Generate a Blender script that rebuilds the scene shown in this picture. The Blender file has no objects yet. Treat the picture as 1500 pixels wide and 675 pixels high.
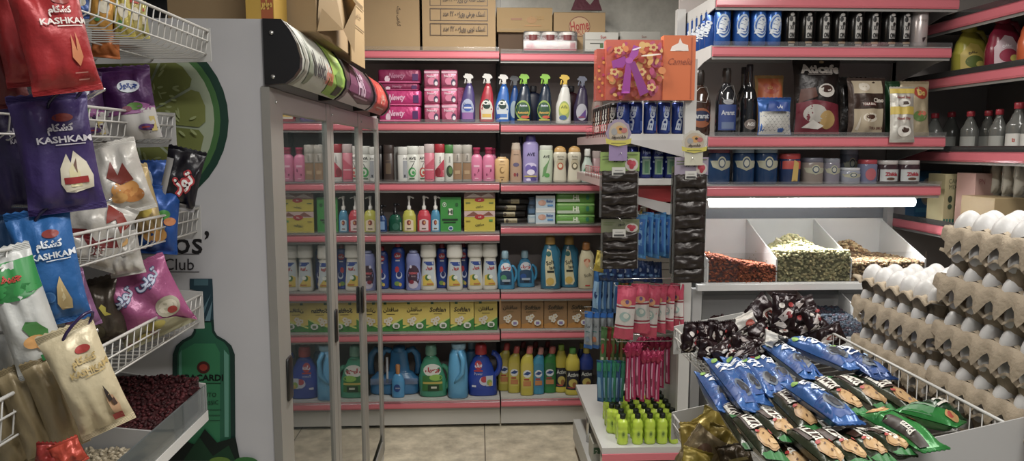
import bpy, bmesh, math, random
from mathutils import Vector, Matrix, noise
from mathutils.geometry import tessellate_polygon
R=random.Random(7)
PI=math.pi
SC=bpy.context.scene; COL=SC.collection
# ---------------- camera ----------------
F=1060.0; PITCH=math.atan(120.5/F); YAW=math.atan(50*math.cos(PITCH)/F); H=1.6
cam=bpy.data.objects.new('camera',bpy.data.cameras.new('camera')); COL.objects.link(cam)
cam.location=(0,0,H); cam.rotation_euler=(PI/2-PITCH,0,-YAW)
cam.data.sensor_width=36; cam.data.lens=36*F/1500; cam.data.clip_start=.02
SC.camera=cam
CM=cam.rotation_euler.to_matrix()
# ---------------- world, lights, exposure ----------------
w=bpy.data.worlds.new('world'); SC.world=w; w.use_nodes=True
w.node_tree.nodes['Background'].inputs[0].default_value=(.92,.95,1,1)
w.node_tree.nodes['Background'].inputs[1].default_value=.29
SC.view_settings.view_transform='Standard'; SC.view_settings.look='None'
SC.view_settings.gamma=1; SC.view_settings.use_curve_mapping=False
SC.view_settings.exposure=0.0
def area(name,loc,sx,sy,e,col=(1,1,1),rot=(0,0,0),spread=PI):
    l=bpy.data.lights.new(name,'AREA'); l.shape='RECTANGLE'; l.size=sx; l.size_y=sy; l.energy=e; l.color=col; l.spread=spread
    o=bpy.data.objects.new(name,l); COL.objects.link(o); o.location=loc; o.rotation_euler=rot; return o
area('ceiling_light_aisle',(.08,2.85,2.72),.16,1.3,46,(1,.96,.9))
area('ceiling_light_entrance',(.4,.15,2.72),1.2,.3,40,(1,.98,.95))
area('ceiling_light_counter',(1.55,1.5,2.72),.3,1.2,30,(1,.97,.92))
area('nut_counter_tube_light',(1.47,3.12,1.385),.92,.04,62,(.95,.98,1),(math.radians(32),0,0),math.radians(130))
# ---------------- projection helpers ----------------
def ray(px,py): return CM@Vector(((px-750)/F,-(py-337.5)/F,-1))
def at(px,py,Y): d=ray(px,py); return Vector((0,0,H))+d*(Y/d.y)
def at_z(px,py,z): d=ray(px,py); return Vector((0,0,H))+d*((z-H)/d.z)
def at_x(px,py,x): d=ray(px,py); return Vector((0,0,H))+d*(x/d.x)
# ---------------- materials ----------------
def lin(h):
    h=h.lstrip('#'); c=[int(h[i:i+2],16)/255 for i in (0,2,4)]
    c=[x/12.92 if x<=.04045 else ((x+.055)/1.055)**2.4 for x in c]; g=.3*c[0]+.6*c[1]+.1*c[2]
    return tuple(x*.86+g*.14 for x in c)+(1,)
_M={}
def M(hx,r=.5,m=0,var=.06,bump=0,bs=60,coat=0,trans=0,vs=9,spec=.5):
    k=(hx,r,m,var,bump,bs,coat,trans,vs,spec)
    if k in _M: return _M[k]
    mt=bpy.data.materials.new('m_'+hx.strip('#')); mt.use_nodes=True; nt=mt.node_tree; N=nt.nodes; L=nt.links
    b=N['Principled BSDF']; b.inputs['Roughness'].default_value=r; b.inputs['Metallic'].default_value=m
    b.inputs['Coat Weight'].default_value=coat; b.inputs['Transmission Weight'].default_value=trans; b.inputs['Specular IOR Level'].default_value=spec
    c=lin(hx); tc=N.new('ShaderNodeTexCoord'); n=N.new('ShaderNodeTexNoise'); n.inputs['Scale'].default_value=vs; n.inputs['Detail'].default_value=3
    L.new(tc.outputs['Object'],n.inputs['Vector'])
    mx=N.new('ShaderNodeMix'); mx.data_type='RGBA'; mx.inputs[6].default_value=tuple(x*(1-var) for x in c[:3])+(1,); mx.inputs[7].default_value=tuple(min(1,x*(1+var)) for x in c[:3])+(1,)
    L.new(n.outputs['Fac'],mx.inputs[0]); L.new(mx.outputs[2],b.inputs['Base Color'])
    if bump:
        n2=N.new('ShaderNodeTexNoise'); n2.inputs['Scale'].default_value=bs; n2.inputs['Detail'].default_value=4; L.new(tc.outputs['Object'],n2.inputs['Vector'])
        bp=N.new('ShaderNodeBump'); bp.inputs['Strength'].default_value=bump; bp.inputs['Distance'].default_value=.004; L.new(n2.outputs['Fac'],bp.inputs['Height']); L.new(bp.outputs[0],b.inputs['Normal'])
    _M[k]=mt; return mt
def foil(hx,r=.34,m=.25): return M(hx,r+.04,m,.12,.9,30)
def glass(name,tint=(.9,.95,.94),gain=1.0,rough=.02,body=0.0,bodycol=(.8,.9,.9)):
    mt=bpy.data.materials.new(name); mt.use_nodes=True; nt=mt.node_tree; N=nt.nodes; L=nt.links; N.clear()
    o=N.new('ShaderNodeOutputMaterial'); t=N.new('ShaderNodeBsdfTransparent'); t.inputs[0].default_value=tint+(1,)
    g=N.new('ShaderNodeBsdfGlossy'); g.inputs['Roughness'].default_value=rough
    f=N.new('ShaderNodeFresnel'); f.inputs[0].default_value=1.5
    mu=N.new('ShaderNodeMath'); mu.operation='MULTIPLY'; mu.inputs[1].default_value=gain; mu.use_clamp=True
    mx=N.new('ShaderNodeMixShader'); L.new(f.outputs[0],mu.inputs[0]); L.new(mu.outputs[0],mx.inputs[0])
    if body:
        d=N.new('ShaderNodeBsdfDiffuse'); d.inputs[0].default_value=bodycol+(1,); m2=N.new('ShaderNodeMixShader'); m2.inputs[0].default_value=body
        L.new(t.outputs[0],m2.inputs[1]); L.new(d.outputs[0],m2.inputs[2]); L.new(m2.outputs[0],mx.inputs[1])
    else: L.new(t.outputs[0],mx.inputs[1])
    L.new(g.outputs[0],mx.inputs[2]); L.new(mx.outputs[0],o.inputs[0]); return mt
def emit(name,col,s):
    mt=bpy.data.materials.new(name); mt.use_nodes=True; b=mt.node_tree.nodes['Principled BSDF']
    b.inputs['Base Color'].default_value=(.9,.9,.9,1); b.inputs['Emission Color'].default_value=col+(1,); b.inputs['Emission Strength'].default_value=s; return mt
# ---------------- mesh builder ----------------
class MB:
    def __init__(s): s.v=[]; s.f=[]; s.fm=[]; s.fs=[]; s.mats=[]
    def mi(s,m):
        if isinstance(m,str): m=M(m)
        if m not in s.mats: s.mats.append(m)
        return s.mats.index(m)
    def add(s,vs,fs,m,sm=False,T=None):
        o=len(s.v); i=s.mi(m)
        s.v+=[tuple(T@Vector(p)) for p in vs] if T else [tuple(p) for p in vs]
        for f in fs: s.f.append([a+o for a in f]); s.fm.append(i); s.fs.append(sm)
        return s
    def box(s,x0,y0,z0,x1,y1,z1,m,T=None,b=0):
        if not b:
            vs=[(x,y,z) for x in (x0,x1) for y in (y0,y1) for z in (z0,z1)]
            return s.add(vs,[(0,1,3,2),(4,6,7,5),(0,4,5,1),(2,3,7,6),(0,2,6,4),(1,5,7,3)],m,False,T)
        return s.loft([(z0,(x1-x0)/2-b,(y1-y0)/2-b),(z0+b,(x1-x0)/2,(y1-y0)/2),(z1-b,(x1-x0)/2,(y1-y0)/2),(z1,(x1-x0)/2-b,(y1-y0)/2-b)],m,T=(T or Matrix())@Matrix.Translation(((x0+x1)/2,(y0+y1)/2,0)),rect=b)
    def loft(s,secs,m,T=None,N=24,n=2.0,sm=True,rect=0,cap=(1,1)):
        rings=[]
        for q in secs:
            z,rx,ry=q[:3]; ox=q[3] if len(q)>3 else 0; nn=q[4] if len(q)>4 else n; r=[]
            if rect:
                for sx,sy in ((-1,-1),(1,-1),(1,1),(-1,1)): r.append((sx*rx,sy*ry,z))
            else:
                for k in range(N):
                    a=2*PI*k/N; c,sn=math.cos(a),math.sin(a)
                    r.append((ox+rx*math.copysign(abs(c)**(2/nn),c),ry*math.copysign(abs(sn)**(2/nn),sn),z))
            rings.append(r)
        K=len(rings[0]); vs=[p for r in rings for p in r]; fs=[]
        for i in range(len(rings)-1):
            for k in range(K): a=i*K+k; b=i*K+(k+1)%K; fs.append((a,b,b+K,a+K))
        s.add(vs,fs,m,sm and not rect,T)
        if cap[0]: s.add(rings[0],[list(range(K))[::-1]],m,False,T)
        if cap[1]: s.add(rings[-1],[list(range(K))],m,False,T)
        return s
    def tube(s,pts,r,m,N=6,T=None,closed=False):
        pts=[Vector(p) for p in pts]; n=len(pts); rings=[]; up=None
        for i,p in enumerate(pts):
            a=pts[(i-1)%n] if (closed or i>0) else p; b=pts[(i+1)%n] if (closed or i<n-1) else p
            d=(b-a).normalized()
            if up is None: up=Vector((0,0,1)) if abs(d.z)<.9 else Vector((1,0,0))
            x=d.cross(up).normalized(); y=x.cross(d).normalized(); up=y
            rr=r[i] if isinstance(r,(list,tuple)) else r
            rings.append([p+(x*math.cos(2*PI*k/N)+y*math.sin(2*PI*k/N))*rr for k in range(N)])
        fs=[]; L=n if closed else n-1
        for i in range(L):
            j=(i+1)%n
            for k in range(N): fs.append((i*N+k,j*N+k,j*N+(k+1)%N,i*N+(k+1)%N))
        if not closed: fs.append(list(range(N))); fs.append([(n-1)*N+k for k in range(N)][::-1])
        return s.add([p for r_ in rings for p in r_],fs,m,True,T)
    def prism(s,pts,y0,y1,m,T=None,sm=False):   # pts in (x,z)
        n=len(pts); vs=[(x,y0,z) for x,z in pts]+[(x,y1,z) for x,z in pts]
        tr=tessellate_polygon([[Vector((x,z,0)) for x,z in pts]])
        s.add(vs,[(i,(i+1)%n,n+(i+1)%n,n+i) for i in range(n)],m,sm,T)
        return s.add(vs,[tuple(t) for t in tr]+[tuple(n+k for k in t[::-1]) for t in tr],m,False,T)
    def sphere(s,c,rx,ry,rz,m,T=None,N=14,K=9,tilt=None):
        vs=[];
        for i in range(K+1):
            a=PI*i/K
            for k in range(N):
                b=2*PI*k/N; p=Vector((rx*math.sin(a)*math.cos(b),ry*math.sin(a)*math.sin(b),rz*math.cos(a)))
                if tilt: p=tilt@p
                vs.append(p+Vector(c))
        fs=[(i*N+k,(i+1)*N+k,(i+1)*N+(k+1)%N,i*N+(k+1)%N) for i in range(K) for k in range(N)]
        return s.add(vs,fs,m,True,T)
    def build(s,name,parent=None,fix=True,loc=None):
        me=bpy.data.meshes.new(name); me.from_pydata(s.v,[],s.f)
        for m in s.mats: me.materials.append(m)
        me.polygons.foreach_set('material_index',s.fm); me.polygons.foreach_set('use_smooth',s.fs)
        if fix and s.f:
            bm=bmesh.new(); bm.from_mesh(me); bmesh.ops.recalc_face_normals(bm,faces=bm.faces); bm.to_mesh(me); bm.free()
        me.update(); o=bpy.data.objects.new(name,me); COL.objects.link(o)
        if parent: o.parent=parent
        if loc: o.location=loc
        return o
def tag(o,label=None,cat=None,group=None,kind=None):
    if label: o['label']=label
    if cat: o['category']=cat
    if group: o['group']=group
    if kind: o['kind']=kind
    return o
def thing(name,label,cat,loc=(0,0,0),rot=(0,0,0),group=None):
    o=bpy.data.objects.new(name,None); o.empty_display_size=.02; COL.objects.link(o); o.location=loc
    if isinstance(rot,Matrix): o.rotation_euler=rot.to_euler()
    else: o.rotation_euler=rot if isinstance(rot,(tuple,list)) else (0,0,rot)
    return tag(o,label,cat,group)
def dup(root,loc,rot=None,label=None,group=None):
    r=root.copy(); COL.objects.link(r); r.location=loc
    if rot is not None: r.rotation_euler=rot
    if label: r['label']=label
    if group: r['group']=group
    for ch in list(root.children):
        c=ch.copy(); COL.objects.link(c); c.parent=r
        for g in list(ch.children):
            d=g.copy(); COL.objects.link(d); d.parent=c
    return r
ORD=['first','second','third','fourth','fifth','sixth','seventh','eighth','ninth','tenth','eleventh','twelfth']
# ---------------- lettering ----------------
_D={}
def _f(ch,b,dual=True): _D[ch]=(b,dual)
for ch,b in zip('بتثجحخسشصضطظعغفقكلمنهي',[0xFE8F,0xFE95,0xFE99,0xFE9D,0xFEA1,0xFEA5,0xFEB1,0xFEB5,0xFEB9,0xFEBD,0xFEC1,0xFEC5,0xFEC9,0xFECD,0xFED1,0xFED5,0xFED9,0xFEDD,0xFEE1,0xFEE5,0xFEE9,0xFEF1]): _f(ch,b)
for ch,b in zip('ادذرزو',[0xFE8D,0xFEA9,0xFEAB,0xFEAD,0xFEAF,0xFEED]): _f(ch,b,False)
_f('پ',0xFB56); _f('چ',0xFB7A); _f('گ',0xFB92); _f('ک',0xFB8E); _f('ی',0xFBFC)
def shape(t):
    if not any(c in _D for c in t): return t
    out=[]
    for i,c in enumerate(t):
        if c not in _D: out.append(c); continue
        b,dual=_D[c]; pj=i>0 and t[i-1] in _D and _D[t[i-1]][1]; nj=dual and i<len(t)-1 and t[i+1] in _D
        out.append(chr(b+(3 if pj and nj else 2 if nj else 1 if pj else 0)))
    r=''.join(out)[::-1]
    return r
_T={}
_tc=bpy.data.curves.new('lettering','FONT'); _tc.resolution_u=2
def text2d(t,bold=0,shear=0):
    k=(t,bold,shear)
    if k in _T: return _T[k]
    _tc.body=shape(t); _tc.offset=bold; _tc.shear=shear
    o=bpy.data.objects.new('lettering',_tc); COL.objects.link(o); bpy.context.view_layer.update()
    e=o.evaluated_get(bpy.context.evaluated_depsgraph_get()); me=e.to_mesh()
    vs=[(v.co.x,v.co.y) for v in me.vertices]; fs=[tuple(p.vertices) for p in me.polygons]
    e.to_mesh_clear(); bpy.data.objects.remove(o)
    xs=[p[0] for p in vs]; ys=[p[1] for p in vs]; x0,x1,y0,y1=min(xs),max(xs),min(ys),max(ys)
    vs=[((x-(x0+x1)/2)/(y1-y0),(y-(y0+y1)/2)/(y1-y0)) for x,y in vs]
    _T[k]=(vs,fs,(x1-x0)/(y1-y0)); return _T[k]
def refine(P,T,lim,most):
    mid={}; work=list(T); T=[]
    while work:
        t=work.pop(); d=[((P[t[i]][0]-P[t[(i+1)%3]][0])**2+(P[t[i]][1]-P[t[(i+1)%3]][1])**2,i) for i in range(3)]; L2,i=max(d)
        if L2>lim*lim and len(P)<most:
            A,B,C_=t[i],t[(i+1)%3],t[(i+2)%3]; kk=(min(A,B),max(A,B))
            if kk not in mid: mid[kk]=len(P); P.append(((P[A][0]+P[B][0])/2,(P[A][1]+P[B][1])/2))
            work+=[(A,mid[kk],C_),(mid[kk],B,C_)]
        else: T.append(t)
    return T
def deco(mb,S,items,w,h):
    """items in units: u of w/2 about the middle, v of h from the base"""
    hw=w/2
    for k,it in enumerate(items):
        e=.0009+.00035*k; c=it[0]
        if c=='r':
            _,u0,v0,u1,v1,m=it[:6]; nx=max(1,int(abs(u1-u0)*8)); nz=max(1,int(abs(v1-v0)*h/.014)) if len(it)<7 else it[6]; nz=min(nz,14)
            vs=[S((u0+(u1-u0)*i/nx)*hw,(v0+(v1-v0)*j/nz)*h,e) for j in range(nz+1) for i in range(nx+1)]
            mb.add(vs,[(j*(nx+1)+i,j*(nx+1)+i+1,(j+1)*(nx+1)+i+1,(j+1)*(nx+1)+i) for j in range(nz) for i in range(nx)],m,True)
        elif c=='e':
            _,cu,cv,ru,rv,m=it[:6]; n=18; ph=it[6] if len(it)>6 else 0
            vs=[S(cu*hw,cv*h,e)]
            for q in (.5,1):
                for i in range(n):
                    a=2*PI*i/n; x=ru*hw*q*math.cos(a); y=rv*h*q*math.sin(a)
                    vs.append(S(cu*hw+x*math.cos(ph)-y*math.sin(ph),cv*h+x*math.sin(ph)+y*math.cos(ph),e))
            fs=[(0,1+i,1+(i+1)%n) for i in range(n)]+[(1+i,1+n+i,1+n+(i+1)%n,1+(i+1)%n) for i in range(n)]
            mb.add(vs,fs,m,True)
        elif c=='p':
            _,pts,m=it; q=[]
            for i in range(len(pts)):
                a=pts[i]; b=pts[(i+1)%len(pts)]
                for j in range(3): q.append((a[0]+(b[0]-a[0])*j/3,a[1]+(b[1]-a[1])*j/3))
            tr=tessellate_polygon([[Vector((a*hw,b*h,0)) for a,b in q]])
            P=[(a*hw,b*h) for a,b in q]; T=[tuple(t) for t in tr]
            if h<1: T=refine(P,T,.014,900)
            mb.add([S(a,b,e) for a,b in P],T,m,True)
        elif c=='t':
            _,t,cu,cv,th,m=it[:6]; o=it[6] if len(it)>6 else {}
            if h<1: e+=.0009
            vs,fs,asp=text2d(t,o.get('b',0),o.get('s',0)); sz=th*h; mw=o.get('w')
            sx=sz
            if mw and asp*sz>mw*hw: sx=mw*hw/asp
            if mw and o.get('fit'): sx=mw*hw/asp
            a=math.radians(o.get('rot',0)); ca,sa=math.cos(a),math.sin(a)
            P=[(cu*hw+x*sx*ca-y*sz*sa,cv*h+x*sx*sa+y*sz*ca) for x,y in vs]
            if h<1 and sz>.010 and all(len(f)==3 for f in fs): fs=refine(P,fs,.0055,len(P)+1500)
            mb.add([S(a,b,e) for a,b in P],fs,m,False)
def lab(parent,S,items,w,h,name='label'):
    mb=MB(); deco(mb,S,items,w,h); return mb.build(name,parent,fix=False)
def secsurf(secs,n=2.0):
    def S(u,v,e=0):
        v=min(max(v,secs[0][0]),secs[-1][0])
        for a,b in zip(secs,secs[1:]):
            if v<=b[0]: break
        t=0 if b[0]==a[0] else (v-a[0])/(b[0]-a[0])
        g=lambda k,d:(a[k] if len(a)>k else d)*(1-t)+(b[k] if len(b)>k else d)*t
        rx,ry,ox,nn=g(1,0),g(2,0),g(3,0),g(4,n)
        q=min(.985,abs((u-ox)/max(rx,1e-6))); 
        x=ox+math.copysign(q*rx,u-ox)
        return (x,-ry*(1-q**nn)**(1/nn)-e,v)
    return S
def plane(y): return lambda u,v,e=0:(u,y-e,v)
# ---------------- generic products ----------------
def smoothsecs(pr,w,h,dr,n):
    # pr: (t, f, ox) -> refined with catmull interpolation
    out=[]; P=[(p+(0,0))[:3] if len(p)<3 else p for p in pr]
    for i in range(len(P)-1):
        a,b=P[i],P[i+1]; k=3 if abs(a[1]-b[1])>.03 else 1
        for j in range(k):
            t=j/k; s=t*t*(3-2*t); out.append((a[0]+(b[0]-a[0])*t,a[1]+(b[1]-a[1])*(s if k>1 else t),a[2]+(b[2]-a[2])*t))
    out.append(P[-1])
    return [(t*h,max(f*w/2,.001),max(f*w/2*dr,.001) if f>.35 else f*w/2,ox*w/2,n if f>.4 else 2) for t,f,ox in out]
PROF={
 'round':([(0,.9),(.02,1),(.72,1),(.8,.8),(.84,.36),(.86,.34)],[(.85,.42),(.87,.44),(.98,.44),(1,.4)]),
 'cyl':([(0,.93),(.015,1),(.76,1),(.765,.95)],[(.765,.96),(.77,1),(.985,1),(1,.9)]),
 'flask':([(0,.92),(.02,1),(.8,1),(.86,.9),(.88,.5)],[(.88,.5),(.885,.52),(.99,.52),(1,.45)]),
 'oval':([(0,.82),(.03,.95),(.25,.9),(.5,.8),(.7,.95),(.78,.96),(.84,.8)],[(.84,.82),(.86,.84),(.93,.75),(.98,.5),(1,.2)]),
 'tallcap':([(0,.88),(.03,1),(.6,.98),(.76,.9),(.8,.8)],[(.8,.78),(.82,.72),(.99,.66),(1,.6)]),
 'shoulder':([(0,.9),(.02,1),(.6,1),(.72,.9),(.8,.5),(.82,.45)],[(.82,.5),(.83,.56),(.92,.56),(.93,.66),(1,.64)]),
 'pril':([(0,.9),(.03,1),(.12,1),(.45,.86),(.68,.76),(.7,.8)],[(.68,.9),(.7,.98),(.72,1),(.95,.93),(.97,.8),(1,.3)]),
 'prilblue':([(0,.9),(.03,1),(.2,1),(.6,.93),(.8,.9),(.88,.7),(.9,.35)],[(.9,.4),(.91,.42),(.99,.38),(1,.3)]),
 'domestos':([(0,.9),(.02,1),(.6,1),(.7,.95),(.78,.8,.12),(.84,.5,.3),(.86,.42,.34)],[(.86,.48,.34),(.87,.5,.36),(.97,.46,.46),(1,.36,.48)]),
 'soft':([(0,.9),(.02,1),(.4,.98),(.65,.88),(.8,.6,-.05),(.84,.4,-.05)],[(.83,.48,-.05),(.84,.5,-.05),(.96,.46,-.05),(1,.3,-.05)]),
 'wine':([(0,.9),(.01,1),(.5,1),(.6,.8),(.7,.42),(.75,.36),(.95,.34)],[(.9,.36),(.91,.38),(.99,.38),(1,.34)]),
 'jar':([(0,.9),(.03,1),(.78,1),(.84,.92),(.86,.88)],[(.82,.93),(.83,.96),(.985,.96),(1,.9)]),
 'can':([(0,.8),(.03,.93),(.05,1),(.92,1),(.96,.9),(.975,.86)],[(.975,.86),(.98,.88),(.995,.88),(1,.84)]),
 'persil':([(0,.92),(.02,1),(.3,1,-.0),(.55,.82,-.1),(.72,.55,-.12),(.78,.34,-.12),(.8,.32,-.12)],[(.8,.36,-.12),(.81,.4,-.12),(.95,.38,-.12),(1,.3,-.12)]),
 'small':([(0,.85),(.04,1),(.25,.9),(.45,.98),(.65,.98),(.78,.7),(.82,.36)],[(.82,.46),(.83,.5),(.99,.5),(1,.46)]),
 'juice':([(0,.9),(.02,1),(.45,1),(.62,.8,-.1),(.78,.42,-.14),(.84,.3,-.14)],[(.84,.36,-.14),(.85,.38,-.14),(.99,.38,-.14),(1,.34,-.14)]),
}
CAT={'round':'bottle','can':'can','jar':'jar','box':'box'}
def bottle(root,prof,w,h,bm,cm,items=(),n=2.6,dr=.62,capname='cap',N=24):
    body,cap=PROF[prof] if isinstance(prof,str) else prof
    bs=smoothsecs(body,w,h,dr,n); cs=smoothsecs(cap,w,h,dr if cap[0][1]>.55 else 1,n)
    MB().loft(bs,bm,N=N,n=n).build('body',root); MB().loft(cs,cm,N=N,n=n).build(capname,root)
    S=secsurf(bs,n)
    if items: lab(root,S,items,w,h)
    return S
def jughandle(root,w,h,m,side=1,z0=.35,z1=.72,x=.62,out=.98,r=.1):
    pts=[]
    for i in range(9):
        a=-PI/2+PI*i/8; pts.append((side*(x+(out-x)*math.cos(a))*w/2,0,h*((z0+z1)/2+(z1-z0)/2*math.sin(a))))
    MB().tube(pts,r*w/2*1.3,m,8).build('handle',root)
def box(root,w,h,d,bm,items=(),top=None,b=.0015):
    MB().box(-w/2,-d/2,0,w/2,d/2,h,bm,b=b).build('carton',root)
    if items: lab(root,plane(-d/2),items,w,h)
def pillow(root,w,h,t,m,items=(),seed=0,crk=.004,seal=.06,name='bag',pinch=.07,nx=16,nz=22,sag=0,backm=None):
    G=[]
    for j in range(nz+1):
        v=j/nz; row=[]
        for i in range(nx+1):
            u=-1+2*i/nx
            vv=(v-seal)/(1-2*seal)
            if 0<vv<1:
                f=(1-abs(2*vv-1)**3.2)**.7; g=max(0,1-abs(u)**2.6)**.6; th=t/2*f*g*(1+sag*(1-2*v))
                px=u*w/2*(1-pinch*f); cr=noise.noise(Vector((u*2.2+seed*3.1,v*3.5,seed)))*crk*2+abs(noise.noise(Vector((u*5+seed,v*7,seed+5))))*crk
                es=math.exp(-min(vv,1-vv)/.11); th*=1+.42*es*math.cos(u*8.5+seed*1.7+1.5*noise.noise(Vector((u*3,seed,2))))
                th=max(.0006,th+cr*min(1,3*f*g)); dz=noise.noise(Vector((u*2,v*2,seed+9)))*crk
            else:
                th=.0006; px=u*w/2; dz=(.0022*(i%2) if v in(0,1) else 0)
            row.append((px,th,v*h+dz))
        G.append(row)
    mb=MB()
    q=[p for r_ in G for p in r_]; K=nx+1; fs=[(j*K+i,j*K+i+1,(j+1)*K+i+1,(j+1)*K+i) for j in range(nz) for i in range(nx)]
    mb.add([(x,-y,z) for x,y,z in q],fs,m,True); mb.add([(x,y,z) for x,y,z in q],[f[::-1] for f in fs],backm or m,True)
    # crimped seals
    for z0 in (0,(1-seal)*h):
        for k in range(5):
            z=z0+seal*h*(k+.5)/5; mb.tube([(-w/2*.99,-.0008,z),(w/2*.99,-.0008,z)],.0009,m,4)
    mb.build(name,root)
    def S(u,v,e=0):
        fv=min(max(v/h,0),.9999)*nz; j=int(fv); a=fv-j
        fu=min(max((u/(w/2)+1)/2,0),.9999)*nx; i=int(fu); b=fu-i
        A,B,C,D=G[j][i],G[j][i+1],G[j+1][i],G[j+1][i+1]
        th=(A[1]*(1-b)+B[1]*b)*(1-a)+(C[1]*(1-b)+D[1]*b)*a
        x=(A[0]*(1-b)+B[0]*b)*(1-a)+(C[0]*(1-b)+D[0]*b)*a
        return (x,-th-e-.0006,v)
    if items: lab(root,S,items,w,h)
    return S
# ================= room =================
def struct(name,mb): o=mb.build(name); o['kind']='structure'; return o
def tiles(name,c1,mortar,size,ms=.004,r=.35,var=.1):
    mt=bpy.data.materials.new(name); mt.use_nodes=True; nt=mt.node_tree; N=nt.nodes; L=nt.links; b=N['Principled BSDF']; b.inputs['Roughness'].default_value=r
    tc=N.new('ShaderNodeTexCoord'); br=N.new('ShaderNodeTexBrick'); br.offset=0; br.inputs['Scale'].default_value=1; br.inputs['Mortar Size'].default_value=ms
    br.inputs['Brick Width'].default_value=size[0]; br.inputs['Row Height'].default_value=size[1]; br.inputs['Mortar Smooth'].default_value=.2
    n=N.new('ShaderNodeTexNoise'); n.inputs['Scale'].default_value=9; n.inputs['Detail'].default_value=8; n.inputs['Roughness'].default_value=.65
    c=lin(c1); mx=N.new('ShaderNodeMix'); mx.data_type='RGBA'; mx.inputs[6].default_value=tuple(x*(1-var*2) for x in c[:3])+(1,); mx.inputs[7].default_value=tuple(x*(1+var) for x in c[:3])+(1,)
    L.new(tc.outputs['Object'],n.inputs['Vector']); rp=N.new('ShaderNodeMapRange'); rp.inputs[1].default_value=.35; rp.inputs[2].default_value=.65
    L.new(n.outputs['Fac'],rp.inputs[0]); L.new(rp.outputs[0],mx.inputs[0]); L.new(mx.outputs[2],br.inputs['Color1']); L.new(mx.outputs[2],br.inputs['Color2']); br.inputs['Mortar'].default_value=lin(mortar)
    mp=N.new('ShaderNodeMapping'); L.new(tc.outputs['Object'],mp.inputs[0]); L.new(mp.outputs[0],br.inputs['Vector']); L.new(br.outputs['Color'],b.inputs['Base Color']); return mt,mp
fm,fmp=tiles('floor_tile','#c4b99e','#5b5346',(.6,.6),.003,.35,.17); fmp.inputs['Location'].default_value=(.57,.12,0)
struct('floor',MB().box(-1.5,-1.5,-.1,2.9,4.62,0,fm))
wm,wmp=tiles('wall_tile','#bdbbb0','#94928a',(.6,.9),.003); wmp.inputs['Rotation'].default_value=(PI/2,0,0); wmp.inputs['Location'].default_value=(.46,.3,0)
struct('wall_back',MB().box(-1.5,4.5,0,2.9,4.62,2.8,wm))
struct('wall_left',MB().box(-1.6,-1.5,0,-1.5,4.62,2.8,M('#8f8d88',.7)))
struct('wall_right',MB().box(2.8,-1.5,0,2.9,4.5,2.8,M('#8f8d88',.7)))
struct('ceiling',MB().box(-1.6,-1.5,2.8,2.9,4.62,2.9,M('#c8c6c0',.8)))
WHT=M('#c9c9c6',.4); GRY=M('#8f8f8c',.5); DRK=M('#4a4643',.6); PNK=M('#cd6672',.22,0,.04); WIRE=M('#c4c2bc',.35); STEEL=M('#9a9894',.35,.6); CHR=M('#c8c8c6',.2,.8)
CLEAR=glass('clear_strip',(.95,.95,.95),1.6,.06,.05,(.8,.78,.78))
# ================= fridge =================
fr=thing('display_fridge','tall white three-door glass fridge with curved printed header and green drink advert','fridge',(0,0,0))
FX=-.495; FT=1.898; Y0,Y1=1.75,3.62
FW=M('#b9b8ba',.4); ALU=M('#8f8c85',.4,.2)
mb=MB(); mb.box(-1.22,Y0,0,FX,Y0+.04,FT,FW); mb.box(-1.22,Y1-.04,0,FX,Y1,FT,FW); mb.box(-1.22,Y0+.04,0,-1.18,Y1-.04,FT,FW); mb.box(-1.18,Y0+.04,FT-.16,FX,Y1-.04,FT,FW); mb.box(-1.18,Y0+.04,0,FX,Y1-.04,.16,FW)
mb.box(FX-.006,Y0-.002,0,FX+.001,Y0+.01,FT,M('#77777a',.4)); mb.build('body',fr)
cp=[(p.x,p.z) for p in (at(a,b,1.74) for a,b in ((388,27),(412,28),(424,43),(434,62),(440,84),(439,100),(430,113),(418,122),(390,124)))]; cp[0]=(FX,cp[0][1]); cp[-1]=(FX,cp[-1][1])
BLK=M('#151517',.3); mb=MB(); mb.prism(cp,Y0-.012,Y0+.012,BLK)
for z in (1.865,1.765): mb.tube([(-.475,Y0-.017,z),(-.475,Y0-.01,z)],.005,CHR,8)
hc=mb.build('header_end_cap',fr)
for yb in (2.33,2.96,3.42): MB().prism([(x+.006 if x>FX else x,z) for x,z in cp],yb-.022,yb+.022,BLK).build('header_band',fr)
cur=cp[1:8]
def headsurf(u,v,e=0): # u along +Y, v 0..1 up the curve
    f=(1-min(max(v,0),1))*(len(cur)-1); i=min(int(f),len(cur)-2); t=f-i
    return (cur[i][0]*(1-t)+cur[i+1][0]*t+e,u,cur[i][1]*(1-t)+cur[i+1][1]*t)
def hpanel(ya,yb,m,items,nm):
    mb=MB(); n=14; vs=[headsurf(y,k/n,-.001) for y in (ya,yb) for k in range(n+1)]
    mb.add(vs,[(k,k+1,n+2+k,n+1+k) for k in range(n)],m,True); p=mb.build(nm,fr,fix=False)
    ym=(ya+yb)/2; lab(p,lambda u,v,e=0:headsurf(ym+u,v/.17,e),items,yb-ya,.17,'header_print')
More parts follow.
